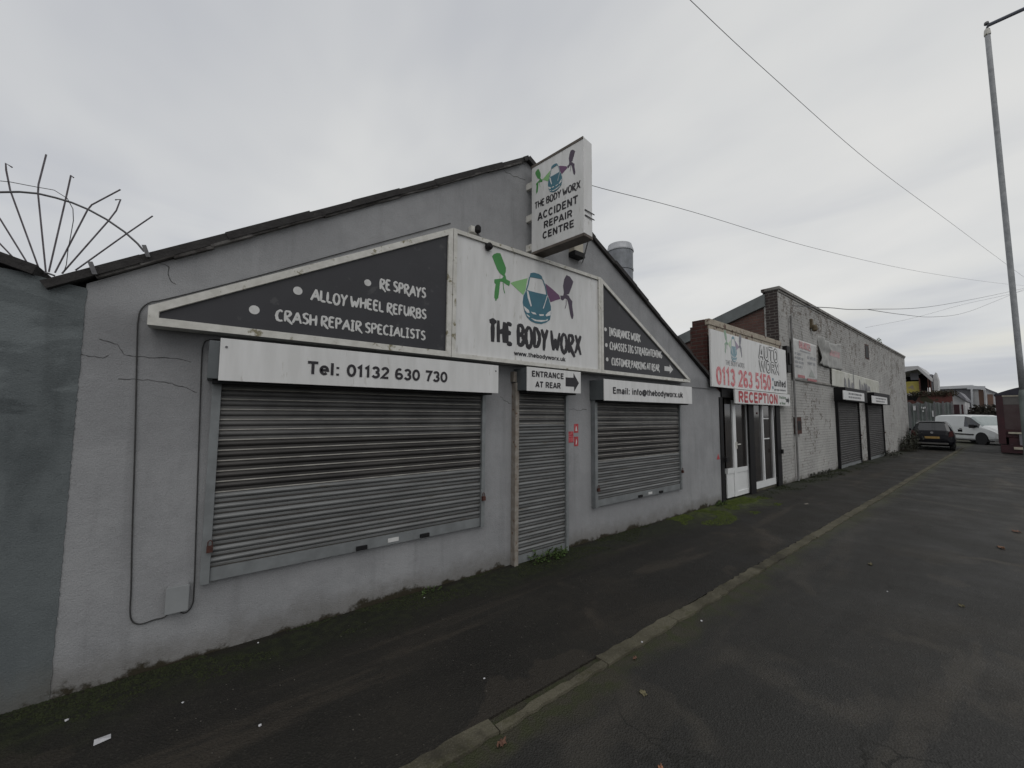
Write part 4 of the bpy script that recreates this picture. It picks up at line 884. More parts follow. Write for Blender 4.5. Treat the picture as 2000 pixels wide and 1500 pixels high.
b=B(); b.add([(BX0-.06,yk+.002,v0[1]+.004),(BX0-.06,yE,zE+.004),(BX1,yE,zE+.004),(BX1,yk+.002,v0[1]+.004)],[(0,1,2,3)]); b.add([(BX0-.06,yk+.002,v0[1]-.05),(BX0-.06,yE,zE-.05),(BX1,yE,zE-.05),(BX1,yk+.002,v0[1]-.05)],[(0,3,2,1)]); b.build('roof',M_roofg,bb)
b=B(); b.box(BX1-.3,BX1-.002,D+.331,yE,-.1,max(1.5,zE-.3)); b.build('end_wall',M_obrick,bb)
# painted string course / ledge
b=B(); za_=S(1600,735)[1]; b.box(col(1547,750),col(1733,770),D-.035,D+.001,za_-.24,za_-.18); b.build('string_course',mat('grey_ledge',(.27,.26,.24),(.17,.16,.15),.9,scale=5),bb,bevel=.005)
def bshut(xa,xb,zt__,slit):
    b=B(); slats(b,xa+.06,xb-.06,.10,zt__,D-.03,.076,[(-9,0)])
    cur=b.build('roller_shutter',[mat('dark_grey_slats',(.075,.072,.07),(.05,.048,.047),.55,.3,scale=3),M_perf,M_perf2,M_dark,M_dark],bb)
    b=B(); b.box(xa+.062,xb-.062,D-.05,D-.01,.0,.10); b.build('bottom_rail',M_guide,cur)
    for x_ in ((xa,xa+.06),(xb-.06,xb)):
        b=B(); b.box(x_[0],x_[1],D-.08,D+.001,0,zt__+.1); b.build('guide_rail',M_dark,cur)
    b=B(); b.box(xa-.05,xb+.05,D-.30,D+.001,zt__-.02,zt__+.42); b.build('shutter_housing',M_dark,cur,bevel=.006)
    for x_ in (xb-.03,): padlock(x_,1.0,D-.08,cur)
ZS=2.2
bshut(s1a,s1b,ZS,0); bshut(s2a,s2b,ZS,0)
b=B(); x_,z0_=S(1690,700); x2_,z1_=S(1696,675); b.box(x_,x2_,D-.006,D+.001,z0_,z1_); b.box(x_+.05,x2_-.10,D-.012,D-.0065,z0_+.05,z1_-.05,1); b.build('slit_window',[M_rust,M_dark],bb)
def marks(b,x0,x1,z0,z1,y,rows,words,seed,k=0,solid=False):    # unreadable small print: rows of letter-sized strokes
    rm=random.Random(seed); rh=(z1-z0)/rows
    for r_ in range(rows):
        zb_=z1-rh*(r_+1)+rh*.25; x=x0; end=x0+(x1-x0)*rm.uniform(.7,1)
        while x<end:
            wl_=rm.randint(3,7)
            for _ in range(wl_):
                cw=rh*.38
                if x+cw>end: break
                kind=rm.randint(0,3); hh=rh*.55
                b.box(x,x+cw*.28,y-.001,y,zb_,zb_+hh,k)
                if kind in(0,1): b.box(x+cw*.5,x+cw*.78,y-.001,y,zb_,zb_+hh,k)
                if kind in(1,2,3): b.box(x+cw*.28,x+cw*.5 if kind==1 else x+cw*.75,y-.001,y,zb_+hh*(.4 if kind!=3 else .8),zb_+hh*(.6 if kind!=3 else 1),k)
                x+=cw
            x+=rh*.4
def bx(px,py,off): return S(px,py,off)
# banner 1
def bann(name,pxs,off,label,cat='banner',ripple=0,m=M_banner,nx=24,nz=16):
    pts=[S(*p,off) for p in pxs]   # TL TR BR BL
    t=thing(name,((pts[0][0]+pts[1][0])/2,D-off,pts[3][1]),label,cat)
    vs=[];fs=[]
    def at(u,v,o=0):
        a=Vector(pts[0]).lerp(Vector(pts[1]),u); c_=Vector(pts[3]).lerp(Vector(pts[2]),u); p=c_.lerp(a,v)
        rp_=0
        if ripple: 
            w_=max(0,1-u*1.5); rp_=ripple*(w_*math.sin(u*26+v*5)*(.6+.4*v)+.35*math.sin(v*9+u*4)*w_)+ripple*.3*mn.noise(Vector((u*5,v*5,1)))
            p=p+Vector((0,-.10*math.sin(math.pi*u)*(1 if v>.5 else .35)*abs(v-.5)*2))
        return Vector((p.x,D-off-.02-rp_-o,p.y))
    for i in range(nx+1):
        for j in range(nz+1): vs.append(at(i/nx,j/nz))
    nn=len(vs)
    for i in range(nx+1):
        for j in range(nz+1): vs.append(at(i/nx,j/nz,-.006))
    for i in range(nx):
        for j in range(nz):
            a=i*(nz+1)+j; fs.append((a,a+nz+1,a+nz+2,a+1)); fs.append((nn+a,nn+a+1,nn+a+nz+2,nn+a+nz+1))
    for i in range(nx):
        for a,c_ in ((i*(nz+1),(i+1)*(nz+1)),(i*(nz+1)+nz,(i+1)*(nz+1)+nz)): fs.append((a,c_,c_+nn,a+nn))
    for j in range(nz):
        for a in (j,nx*(nz+1)+j): fs.append((a,a+1,a+1+nn,a+nn))
    b=B(); b.add(vs,fs); b.build('sheet',m,t,smooth=True); return t,at,pts
t,at,pts=bann('banner',[(1543.9,659.5),(1592.3,674.5),(1595,744),(1547,741)],.02,'white price list banner with a pink heading next to the drainpipe on the painted brick')
b=B(); y_=D-.0475
def on(u,v): p=at(u,v); return Vector((p.x,y_,p.z))
o_=on(.27,.80); type_text(b,'BALANCES',o_,Vector((on(.74,.8).x-o_.x,0,0)),Vector((0,0,.20))); b.build('heading',mat('pink_lettering',(.55,.28,.29),(.6,.36,.37),.7),t)
b=B(); a_=on(.1,.28); c_=on(.46,.68); marks(b,a_.x,c_.x,a_.z,c_.z,y_,4,3,1); a_=on(.6,.38); c_=on(.96,.66); marks(b,a_.x,c_.x,a_.z,c_.z,y_,2,3,2)
b.box(on(.3,.735).x,on(.72,.735).x,y_-.001,y_,on(0,.74).z,on(0,.735).z+.03)
b.build('small_print',mat('pale_grey_print',(.30,.31,.33),(.36,.37,.39),.7),t)
b=B(); b.prism([(on(.62,.1).x,on(.6,.1).z),(on(.88,.1).x,on(.6,.1).z),(on(.75,.3).x,on(.6,.3).z)],y_-.001,y_,'y'); b.box(on(.18,.1).x,on(.45,.1).x,y_-.001,y_,on(0,.07).z,on(0,.14).z,1); b.box(on(.55,.1).x,on(.95,.1).x,y_-.0022,y_-.0012,on(0,.03).z,on(0,.09).z,1); b.build('picture_print',[mat('grey_green_print',(.34,.36,.34),(.3,.32,.3),.7),mat('dull_red_print',(.34,.12,.13),(.42,.2,.2),.7)],t)
t,at,pts=bann('banner',[(1599,655),(1640.7,672),(1644.5,723),(1599,711)],.03,'crumpled grey banner with a pink patch sagging beside the pink headed price banner',ripple=.075,m=M_banner2)
b=B()
vs=[];fs=[]
for i in range(9):
    for j in range(7):
        p=at(.42+.50*i/8,.42+.24*j/6); vs.append((p.x,p.y-.006,p.z))
for i in range(8):
    for j in range(6): a=i*7+j; fs.append((a,a+7,a+8,a+1))
b.add(vs,fs); b.build('pink_patch',mat('pink_banner_print',(.44,.25,.26),(.40,.34,.33),.7,scale=9,detail=2,lo=.45,hi=.55),t)
t,at,pts=bann('banner',[(1623,719.8),(1715,745.5),(1716.6,771),(1624,753.5)],.04,'long grubby white banner with weathered black lettering above the two dark shutters',m=mat('stained_banner_fabric',(.54,.54,.50),(.42,.42,.36),.7,scale=2.5,c3=(.36,.36,.30),t3=.62,s3=4),ripple=0)
b=B(); rr=random.Random(3); y_=D-.0675
for u in (.2,.27,.33,.50,.545,.59,.635,.70):
    p=at(u,.12); w_=rr.uniform(.25,.5); h_=rr.uniform(.18,.42); b.prism([(p.x,p.z),(p.x+w_,p.z-.02),(p.x+w_*.8,p.z+h_*.7),(p.x+w_*.3,p.z+h_)],y_-.001,y_,'y')
p=at(.38,.1); b.box(p.x,p.x+.07,y_-.0025,y_-.0015,p.z,p.z+.7)
b.build('worn_lettering',M_fadeblk,t)
for i,(pp,lb_,wds) in enumerate(((((1647,762),(1688,768.5),(1688.5,784),(1648,780)),'small white board on the left dark shutter housing under the long banner',0),(((1703,772.5),(1733,777),(1733,790),(1704,787)),'small white board on the far right dark shutter housing beyond the long banner',1))):
    off=.33; q_=[S(*p,off) for p in pp]; xa=(q_[0][0]+q_[3][0])/2; xb=(q_[1][0]+q_[2][0])/2; z1_=(q_[0][1]+q_[1][1])/2; z0_=(q_[2][1]+q_[3][1])/2
    t=board('sign_board',xa,xb,z0_,z1_,off,lb_,th=.02)
    b=B(); marks(b,xa+(xb-xa)*.22,xa+(xb-xa)*.95,z0_+.03,z1_-.03,D-off-.002,2,2,5+i); b.build('lettering',M_fadeblk,t)
# pipe, meter box, wall lamp, cables on brick
xp_=col(1548,800); b=B(); b.tube([(xp_,D-.06,.02),(xp_,D-.06,3.2),(xp_-.02,D-.06,4.35)],.026,10); 
t=tag(b.build('drainpipe',mat('grey_pipe',(.20,.20,.20),(.13,.125,.12),.6,scale=5)),'thin grey drainpipe down the painted brick wall right of the reception boards','pipe')
x_,z_=S(1560,831,.05); b=B(); b.box(x_-.2,x_+.2,D-.06,D+.001,z_-.22,z_+.22); b.box(x_-.12,x_+.12,D-.068,D-.0605,z_-.12,z_+.12,1); tag(b.build('meter_box',[M_rust,M_dark]),'small dark rusty metal box on the painted brick wall right of the drainpipe','box')
x_,z_=S(1541,697,.1); b=B(); b.box(x_-.13,x_+.13,D-.10,D+.001,z_-.40,z_+.28); b.box(x_-.06,x_+.08,D-.13,D-.1005,z_-.2,z_+.1); tag(b.build('electric_box',M_dark,bevel=.01),'black electrical box on the brick between the reception board and the price list banner','box')
x_,z_=S(1591,637,.1); b=B(); b.box(x_-.07,x_+.07,D-.06,D+.001,z_-.05,z_+.22); b.lathe((x_,D-.10,z_-.16),[(.03,0),(.07,.04),(.07,.14),(.04,.2)],12); tag(b.build('wall_lamp',mat('brown_lamp',(.14,.11,.06),(.08,.06,.04),.7)),'small brown wall lamp on the painted brick above the gap between two banners','lamp')
# grey corner pipe and bent cable on reception's left return
b=B(); b.tube([(XR-.05,D+.62,2.30),(XR-.07,D+.6,2.55),(XR-.09,D+.52,2.72),(XR-.07,D+.40,2.78)],.022,8); tag(b.build('conduit_bend',M_frame),'white bent conduit on the brick return at the left of the big faded board','pipe')
# ================================================================== LAMP POST
LX=15.0; yb1=XP(1993.5,720,LX)[0]; yb2=XP(1929.5,78,LX)[0]; LY=(yb1+yb2)/2; zt_=XP(1930,66,LX)[1]; zc=XP(1996,760,LX)[1]
print('LAMP',yb1,yb2,zt_,zc)
lp=thing('street_lamp',(LX,LY,ZR),'tall grey steel street lamp post at the right edge with an angled arm','street lamp')
b=B(); b.lathe((LX,yb1,ZR),[(.070,0),(.070,zc-.12),(.052,zc)],18); b.build('base_section',mat('lamp_base_paint',(.17,.20,.19),(.12,.14,.135),.6,scale=6),lp)
b=B(); n=10; b.tube([Vector((LX,LY+(yb1-LY)*(1-i/n)*1.0+(yb2-LY)*(i/n)*1.0,ZR+zc+(zt_-zc)*i/n)) for i in range(n+1)],[.052-.004*i/n for i in range(n+1)],18); b.build('shaft',M_pole,lp,smooth=True)
b=B(); b.lathe((LX,yb2,zt_-.03),[(.058,0),(.060,.02),(.052,.14),(.045,.16)],16); b.build('collar',M_frame,lp)
ya,za_=XP(1934,60,LX); yc,zc_=XP(2000,31,LX); dv=Vector((0,yc-ya,zc_-za_))
b=B(); b.tube([(LX,yb2,zt_+.10),(LX,yb2-.02,zt_+.22),Vector((LX,yb2,zt_+.24))+dv*2.4],.042,12); b.build('arm',mat('arm_paint',(.09,.10,.13),(.07,.075,.09),.5),lp,smooth=True)
b=B(); b.lathe((LX,yb2+.0,zt_+.25),[(.03,0),(.045,.02),(.04,.07),(.01,.09)],12); b.build('photocell',M_steel,lp)
e_=Vector((LX,yb2,zt_+.24))+dv*2.4; b=B(); b.prism([(e_.y+.05,e_.z-.07),(e_.y-.7,e_.z-.02),(e_.y-.75,e_.z+.04),(e_.y-.3,e_.z+.1),(e_.y+.05,e_.z+.06)],LX-.14,LX+.14,'x'); b.build('lantern',M_steel,lp,bevel=.02)
# ================================================================== OVERHEAD WIRES
def wire(pts,r,label,group=None):
    ps=[Vector(p) for p in pts]; out_=[]
    for i in range(len(ps)-1):
        p0,p1,p2,p3=[ps[max(0,min(len(ps)-1,i+k))] for k in (-1,0,1,2)]
        for q_ in range(8):
            t_=q_/8; out_.append(.5*((2*p1)+(-p0+p2)*t_+(2*p0-5*p1+4*p2-p3)*t_*t_+(-p0+3*p1-3*p2+p3)*t_**3))
    out_.append(ps[-1]); b=B(); b.tube(out_,r,5); tag(b.build('overhead_wire',M_wire),label,'wire',group)
wire([P(1230,-118,8),P(1348,0,9.5),P(1500,142,12),P(1700,318,17),P(1850,430,24),P(1960,512,34),P(2060,585,48)],.008,'overhead wire dropping steeply from the top of the sky to the lamp post')
wire([P(1060,326,9),P(1155,362,9.5),P(1350,413,12),P(1600,487,18),P(1800,531,27),P(1950,553,40),P(2050,562,50)],.0075,'long overhead wire running right from behind the projecting sign')
sx_,sz_=S(1548,597,.1); st=Vector((sx_,D-.1,sz_))
t0=P(1600,600,10)
wire([st,P(1620,601,11),P(1695,604,13.5),P(1830,597,22),P(1970,570,34),P(2060,548,44)],.011,'upper of the two service wires leaving the painted brick wall')
wire([P(1695,604.5,13.5),P(1760,614,16),P(1820,619,21),P(1880,612,26),P(1940,590,32),P(2060,540,44)],.010,'lower sagging service wire from the painted brick wall to the right')
wire([P(1690,640,40),P(1780,622,40),P(1880,595,38),P(1970,575,34),P(2060,552,44)],.009,'faint far wire rising to the right behind the lamp post')
# ================================================================== VEHICLES
def loft(stations,half_ring):
    pass
def vehicle(name,label,cat,group,loc,rz,st,glass,body_m,glass_m=None,wheels=None,wr=.31,ww=.2):
    """st: stations (x,[(y,z) half ring from bottom centre to roof centre]); glass: {part:(i,j) cells}"""
    t=thing(name,loc,label,cat,group,rz)
    nr=len(st[0][1]); full=[]
    for x,r in st:
        full.append([(x,y,z) for y,z in r]+[(x,-y,z) for y,z in r[::-1][1:-1]])
    n=len(full[0]); cells={}
    for pn,cl in glass.items():
        for c_ in cl: cells[c_]=pn
    bs={'body':LB()}
    for pn in glass:
        if pn=='side_window': bs['side_window|L']=LB(); bs['side_window|R']=LB()
        else: bs[pn]=LB()
    vs=[v for f_ in full for v in f_]
    for pn,b in bs.items():
        fs=[]
        for i in range(len(st)-1):
            for j in range(n):
                jj=j if j<nr-1 else (2*(nr-1)-1-j)          # mirrored cell index
                side='L' if j<nr-1 else 'R'
                key=cells.get((i,jj)) 
                if (key or 'body')==pn or (key=='side_window' and pn=='side_window|'+side): fs.append((i*n+j,i*n+(j+1)%n,(i+1)*n+(j+1)%n,(i+1)*n+j))
        if pn=='body': fs+=[tuple(range(n-1,-1,-1)),tuple((len(st)-1)*n+j for j in range(n))]
        b.add(vs,fs)
    for pn,b in bs.items():
        me_used=sorted({i for f_ in b.f for i in f_}); rm={o_:i for i,o_ in enumerate(me_used)}
        b.v=[b.v[i] for i in me_used]; b.f=[tuple(rm[i] for i in f_) for f_ in b.f]
        o=b.build(pn.split('|')[0],body_m if pn=='body' else (glass_m or {}).get(pn,M_cglass),t,smooth=False)
    for wx,wy in wheels:
        s_=1 if wy>0 else -1
        b=LB(); b.lathe((wx,wy-s_*ww/2,wr),[(wr*.55,-ww/2),(wr*.93,-ww/2),(wr,-ww*.35),(wr,ww*.35),(wr*.93,ww/2),(wr*.55,ww/2)],22,'y'); o=b.build('wheel',M_tyre,t)
        b=LB(); b.lathe((wx,wy-s_*.012,wr),[(wr*.62,-.02),(wr*.6,.004),(wr*.2,.012),(wr*.05,.014)] if s_>0 else [(wr*.05,-.014),(wr*.2,-.012),(wr*.6,-.004),(wr*.62,.02)],18,'y'); b.build('rim',M_rim,o)
        b=LB(); b.lathe((wx,wy+s_*.004-s_*.03,wr+.02),[(wr*1.16,-.025),(wr*1.16,.025)],22,'y')
    return t
def ring_car(w,zs,zb_,zt,wt,sill=.03):
    w*=.9; wt*=.9
    return [(0,zs),(w-.10,zs),(w-.02,zs+.12),(w,(zs+zb_)*.5),(w-.035,zb_),(wt+.02,zt-.07),(wt-.10,zt-.012),(0,zt)]
# dark hatchback: local +x forwards, rear at x=0
cs=[(0.00,ring_car(.66,.38,.52,.62,.55)),(.03,ring_car(.78,.32,.60,.82,.62)),(.12,ring_car(.84,.28,.86,.98,.66)),(.20,ring_car(.855,.26,.93,1.02,.68)),
    (.52,ring_car(.865,.22,.93,1.40,.60)),(.75,ring_car(.87,.20,.92,1.445,.60)),(1.6,ring_car(.875,.20,.90,1.47,.61)),(2.2,ring_car(.875,.20,.89,1.44,.60)),(2.5,ring_car(.87,.2,.88,1.36,.58)),(3.05,ring_car(.86,.2,.88,.97,.70)),(3.6,ring_car(.83,.22,.74,.86,.66)),(3.95,ring_car(.76,.28,.60,.70,.6)),(4.02,ring_car(.66,.34,.52,.6,.5))]
gl={'rear_window':[(3,5),(3,6)],'side_window':[(4,4),(5,4),(6,4),(7,4)],'windscreen':[(8,5),(8,6)]}
cw=thing
car=vehicle('parked_car','dark navy hatchback with a yellow number plate parked by the end of the brick wall','car','parked vehicles at the far end',(29.0,2.62,ZR+.0),R(3),cs,gl,M_navy,None,[(.72,.755),(.72,-.755),(3.2,.755),(3.2,-.755)],.30,.19)
b=LB(); b.box(-.012,.02,-.26,.26,.60,.71); b.build('number_plate',M_plate,car)
for s_ in (-1,1):
    b=LB(); b.prism([(s_*.56,.70),(s_*.73,.74),(s_*.72,1.0),(s_*.60,.98)],.02,.16,'x'); b.build('tail_light',M_tail,car)
b=LB(); b.box(-.02,.05,-.55,.55,.33,.40); b.build('bumper_strip',M_tgrey,car)
b=LB(); b.lathe((.075,0,.90),[(.055,-.03),(.05,.0)],14,'x'); b.build('badge',M_rim,car)
b=LB(); b.box(.50,.80,-.52,.52,1.452,1.47); b.build('roof_sheen_strip',mat('roof_sheen_pale',(.30,.31,.33),(.26,.27,.29),.3),car,bevel=.008)  # pale strip puts the sky's reflection on the dark roof into shape and colour
for s_ in (-1,1):
    b=LB(); b.box(2.35,2.5,s_*.86,s_*1.02,.92,1.05); b.build('wing_mirror',M_navy,car,bevel=.02)
# white van, broadside: heads towards -Y
def rv_(w,zs,zb_,zt,wt): return [(0,zs),(w-.08,zs),(w-.01,zs+.12),(w,zb_*.6),(w-.02,zb_),(wt,zt-.09),(wt-.12,zt-.015),(0,zt)]
vst=[(0,rv_(.82,.30,1.0,1.70,.72)),(.05,rv_(.88,.26,1.05,1.78,.78)),(.4,rv_(.90,.24,1.08,1.83,.80)),(1.5,rv_(.91,.22,1.10,1.86,.80)),(2.35,rv_(.91,.22,1.08,1.84,.80)),(2.72,rv_(.91,.22,1.05,1.76,.78)),(3.35,rv_(.90,.22,1.03,1.32,.80)),(3.50,rv_(.90,.22,1.02,1.19,.82)),(3.95,rv_(.87,.24,.92,1.05,.78)),(4.25,rv_(.80,.28,.78,.88,.70)),(4.36,rv_(.68,.32,.6,.7,.6))]
vgl={'side_window':[(4,4),(5,4)],'windscreen':[(5,5),(5,6),(6,5),(6,6)]}
# rear at px 1838
VXn=39.8; yr=XP(1838,850,VXn)[0]
van=vehicle('parked_van','white panel van with a dark side strip parked broadside behind the dark hatchback','van','parked vehicles at the far end',(41.2,2.87,ZR),R(219.7),vst,vgl,M_vanw,{'windscreen':M_lglass},[(.75,.90),(.75,-.90),(3.5,.90),(3.5,-.90)],.33,.22)
for s_ in (-1,1):
    b=LB(); b.box(.5,3.0,s_*.90,s_*.93,.55,.63); b.build('side_strip',M_dark,van)
    b=LB(); b.box(.06,4.2,s_*.80,s_*.90,.20,.27); b.build('sill',M_dark,van)
    b=LB(); b.lathe((3.5,s_*.87,.36),[(.40,-.04),(.40,.045)],22,'y'); b.build('wheel_arch',M_dark,van)
    b=LB(); b.box(2.95,3.12,s_*.92,s_*1.1,1.0,1.22); b.build('wing_mirror',M_dark,van,bevel=.02)
    b=LB(); b.box(2.05,2.2,s_*.905,s_*.93,.93,.965); b.build('door_handle',M_dark,van)
b=LB(); b.box(1.1,1.16,-.6,.6,1.86,1.9); b.box(2.2,2.26,-.6,.6,1.85,1.9); b.build('roof_bar',M_dark,van)
# pale blue-grey car roof beyond the van
y0_,z0_=XP(1922,806,47.0)
car2=vehicle('parked_car','pale grey car mostly hidden behind the white van','car','parked vehicles at the far end',(47.9,y0_+.3,ZR+.35),R(-90),cs,gl,mat('pale_grey_car_paint',(.30,.34,.38),(.27,.30,.34),.3),None,[(.72,.755),(.72,-.755),(3.2,.755),(3.2,-.755)],.30,.19)
# maroon box truck, rear towards us
TX=29.4; ty0=XP(1949,840,TX)[0]; TYW=2.35; tzt=XP(1955,768,TX)[1]
tr=thing('box_truck',(TX,ty0-TYW/2,ZR),'maroon box truck with a dark curved roof at the right edge behind the lamp post','truck','parked vehicles at the far end')
ytr=ty0-TYW
def TB(): return B()
yA_,yB_=ty0,ytr
b=TB(); b.box(TX+.02,TX+5.2,yB_,yA_,.75,tzt-.06); b.build('box_body',M_maroon,tr,bevel=.02)
def arcroof(y0,y1,z0,rise,n=12): return [(y0+(y1-y0)*i/n,z0+rise*math.sin(math.pi*i/n)) for i in range(n+1)]
b=TB(); b.prism(arcroof(yA_+.04,yB_-.04,tzt-.06,.38)+[(yB_-.04,tzt-.10),(yA_+.04,tzt-.10)],TX-.06,TX+5.25,'x'); b.build('roof',mat('dark_roof_canvas',(.035,.035,.05),(.025,.025,.035),.7),tr)
b=TB(); b.box(TX-.04,TX+.02,yA_-.22,yA_,.45,tzt-.1); b.box(TX-.04,TX+.02,yB_,yB_+.22,.45,tzt-.1); b.box(TX-.039,TX+.019,yB_+.22,yA_-.22,1.02,1.12); b.build('rear_frame',M_maroon,tr)
b=TB(); b.box(TX-.02,TX+.019,yB_+.221,yA_-.221,2.28,tzt-.17); b.build('upper_panel',M_tgrey,tr)
b=TB()
b.box(TX-.03,TX+.018,yB_+.222,(yA_+yB_)/2-.01,1.13,2.27); b.box(TX-.03,TX+.018,(yA_+yB_)/2+.01,yA_-.222,1.13,2.27); b.build('rear_door',mat('dark_maroon_door',(.05,.028,.03),(.07,.05,.05),.6,scale=1.5),tr)
b=TB(); b.box(TX-.045,TX-.021,yB_+.22,yA_-.2,tzt-.165,tzt-.10); b.build('upper_strip',M_cream,tr)
b=TB(); b.box(TX-.09,TX-.041,yB_+.1,yA_-.3,.93,1.01); b.build('middle_strip',M_cream,tr)
b=TB(); b.box(TX-.12,TX-.045,yB_+.1,yA_-.42,.22,.33); b.build('bumper',M_cream,tr)
b=TB(); b.box(TX-.05,TX+.0,yB_+.3,yA_-.6,.42,.92); b.build('tail_lift',M_fargrey,tr)
b=TB(); b.box(TX+.02,TX+5,yB_+.3,yA_-.3,.42,.74); b.box(TX-.04,TX+.1,yB_+.05,yA_-.05,.05,.41); b.build('chassis',M_maroon,tr)
for wx in (TX+1.1,TX+5.9):
    for wy in (yA_-.16,yB_+.16):
        b=TB(); b.lathe((wx,wy,.40),[(.2,-.14),(.42,-.13),(.43,0),(.42,.13),(.2,.14)],20,'y'); b.build('wheel',M_tyre,tr)
b=TB(); b.box(TX+5.25,TX+6.9,yB_+.15,yA_-.15,.5,2.3); b.build('cab',M_maroon,tr,bevel=.06)
# ================================================================== FAR END: YARD, SHEDS, FENCE
def xr(px0,px1,py0,py1,X):
    y0,_=XP(px0,(py0+py1)/2,X); y1,_=XP(px1,(py0+py1)/2,X); _,z1=XP((px0+px1)/2,py0,X); _,z0=XP((px0+px1)/2,py1,X); return y1,y0,z0,z1
# sheet fence
X=44; y1,y0,z0,z1=xr(1778,1861,787,840,X)
fe=thing('sheet_fence',(X,(y0+y1)/2,0),'grey green corrugated sheet fence behind the dark hatchback','fence')
b=B(); n=60; prof=[]
for i in range(n+1):
    y=y0+1.2+(y1-y0-1.2)*i/n; prof.append((X+.03*(1 if (i//2)%2 else -1),y))
vs=[(x_,y_,0) for x_,y_ in prof]+[(x_,y_,z1+.05*math.sin(i*.7)) for i,(x_,y_) in enumerate(prof)]
b.add(vs,[(i,i+1,n+2+i,n+1+i) for i in range(n)]); b.add([(v[0]+.02,v[1],v[2]) for v in vs],[(i+1,i,n+1+i,n+2+i) for i in range(n)]); b.build('sheet_panel',M_fence,fe)
for i in range(6):
    y=y0+(y1-y0)*i/5; b=B(); b.box(X-.09,X-.035,y-.05,y+.05,0,z1+.1); b.build('post',M_steel,fe)
b=B()
for (px_,py_,w_,h_) in ((1786,797,5,9),(1800,796,2,3),(1804,797,3,4),(1807,796,2,3),(1803,803,3,3),(1822,808,3,12)):
    yy1,yy0,zz0_,zz1_=xr(px_-w_/2,px_+w_/2,py_-h_/2,py_+h_/2,X-.1); b.box(X-.12,X-.095,yy1,yy0,zz0_,zz1_)
b.build('poster_scrap',M_farpale,fe)
# rusty brick wall with ivy tops
X=46.5; y1,y0,z0,z1=xr(1776,1860,768,790,X)
t=thing('old_brick_wall',(X,(y0+y1)/2,0),'tall dark red brick yard wall with overgrown top behind the sheet fence','wall')
b=B(); pl=[(y1,0),(y1,z1+.05)]; rr=random.Random(5)
for i in range(1,14): pl.append((y1+(y0-y1)*i/14,z1+rr.uniform(-.25,.2)-(.5 if i>10 else 0)))
pl+=[(y0+2,z1-.55),(y0+2,0)]
b.prism(pl,X,X+.3,'x'); b.build('brickwork',mat('far_dark_red_brick',(.10,.035,.03),(.05,.028,.022),.9,scale=1.2,c3=(.035,.035,.02),t3=.55,s3=1.5),t)
def leafcloud(b,cx,cy,cz,rx,ry,rz,n,s,rnd):
    for _ in range(n):
        while True:
            p=Vector((rnd.uniform(-1,1),rnd.uniform(-1,1),rnd.uniform(-1,1)))
            if p.length<1 and mn.noise(Vector((p.x*2+cx,p.y*2+cy,p.z*2)))>-.25: break
        c_=Vector((cx+p.x*rx,cy+p.y*ry,cz+p.z*rz)); a=Vector((rnd.gauss(0,1),rnd.gauss(0,1),rnd.gauss(0,1))).normalized(); d_=a.orthogonal().normalized(); e_=a.cross(d_); q_=s*rnd.uniform(.6,1.3)
        b.add([c_-d_*q_*.5,c_+e_*q_*.35,c_+d_*q_*.6,c_-e_*q_*.35],[(0,1,2,3)])
rl=random.Random(9)
b=B()
for i in range(9): leafcloud(b,X+.1,y1+(y0-y1)*(i+.3)/9,z1-.05,.3,.45,.28,160,.11,rl)
b.build('ivy',mat('brown_green_ivy',(.06,.045,.03),(.035,.035,.02),.9,scale=3),t)
# open shed with yellow sheets
X=48; t=thing('open_shed',(X+2,XP(1800,745,X)[0],0),'open sided shed with a dark interior and yellow sheets above the yard wall','shed')
def yp(px,py): return XP(px,py,X)
b=B(); A=yp(1768,716); Bp=yp(1793,714.5); Cp=yp(1819,738); th=.28
A0=(A[0]+1.5,A[1]-.4)
b.prism([A0,A,Bp,Cp,(Cp[0]+.02,Cp[1]-th),(Bp[0]+.05,Bp[1]-th),(A[0],A[1]-.45),(A0[0],A0[1]-.4)],X,X+5,'x'); b.build('roof',M_farpale,t)
b=B(); b.prism([(A[0]+1.5,3),(A[0]+1.5,A[1]-.8),(A[0],A[1]-.5),(Bp[0],Bp[1]-.3),(Cp[0]+.1,Cp[1]-.4),(yp(1819,752)[0],yp(1819,752)[1]),(yp(1797,752)[0],yp(1797,752)[1]),(yp(1797,770)[0],3)],X+4.6,X+4.8,'x'); b.build('back_wall',M_dark,t)
b=B(); y1,y0,z0,z1=xr(1768,1797,745,768,X+.3); b.box(X+.3,X+.36,y1,y0+1,z0,z1); b.build('yellow_sheet',M_yellow,t)
b=B(); y1,y0,z0,z1=xr(1778,1794,728,742,X+1); b.box(X+1,X+1.06,y1,y0,z0,z1); b.build('hanging_sheet',M_fargrey,t)
b=B()
for px_ in (1797,1814,1818.5):
    y1,y0,z0,z1=xr(px_-1.2,px_+1.2,748,775,X+.15); b.box(X+.1,X+.28,y1,y0,0,z1+.4)
b.build('post',M_rust,t)
b=B(); y1,y0,z0,z1=xr(1768,1815,768,772,X); b.box(X-.2,X-.05,y1,y0+1,z0,z1); b.build('beam',M_farpale,t)
# pale pier
X=49; y1,y0,z0,z1=xr(1817,1822,731,775,X); t=thing('chimney_pier',(X,y0,0),'pale rendered pier with a pointed top beside the open shed','pier')
b=B(); b.box(X,X+1.3,y0-.0,y1,0,z1); b.build('dark_side',M_fargrey,t)
b=B(); q0=XP(1822,733,X-.01); q1=XP(1827,727,X-.01); q2=XP(1832,742,X-.01); q3=XP(1833,772,X-.01)
b.prism([(q0[0],0),(q0[0],q0[1]),(q1[0]+.15,q0[1]-.1),(q1[0],q1[1]),(q2[0],q2[1]),(q3[0],q3[1]),(q3[0],0)],X-.01,X+1.2,'x'); b.build('pale_face',M_farpale,t)
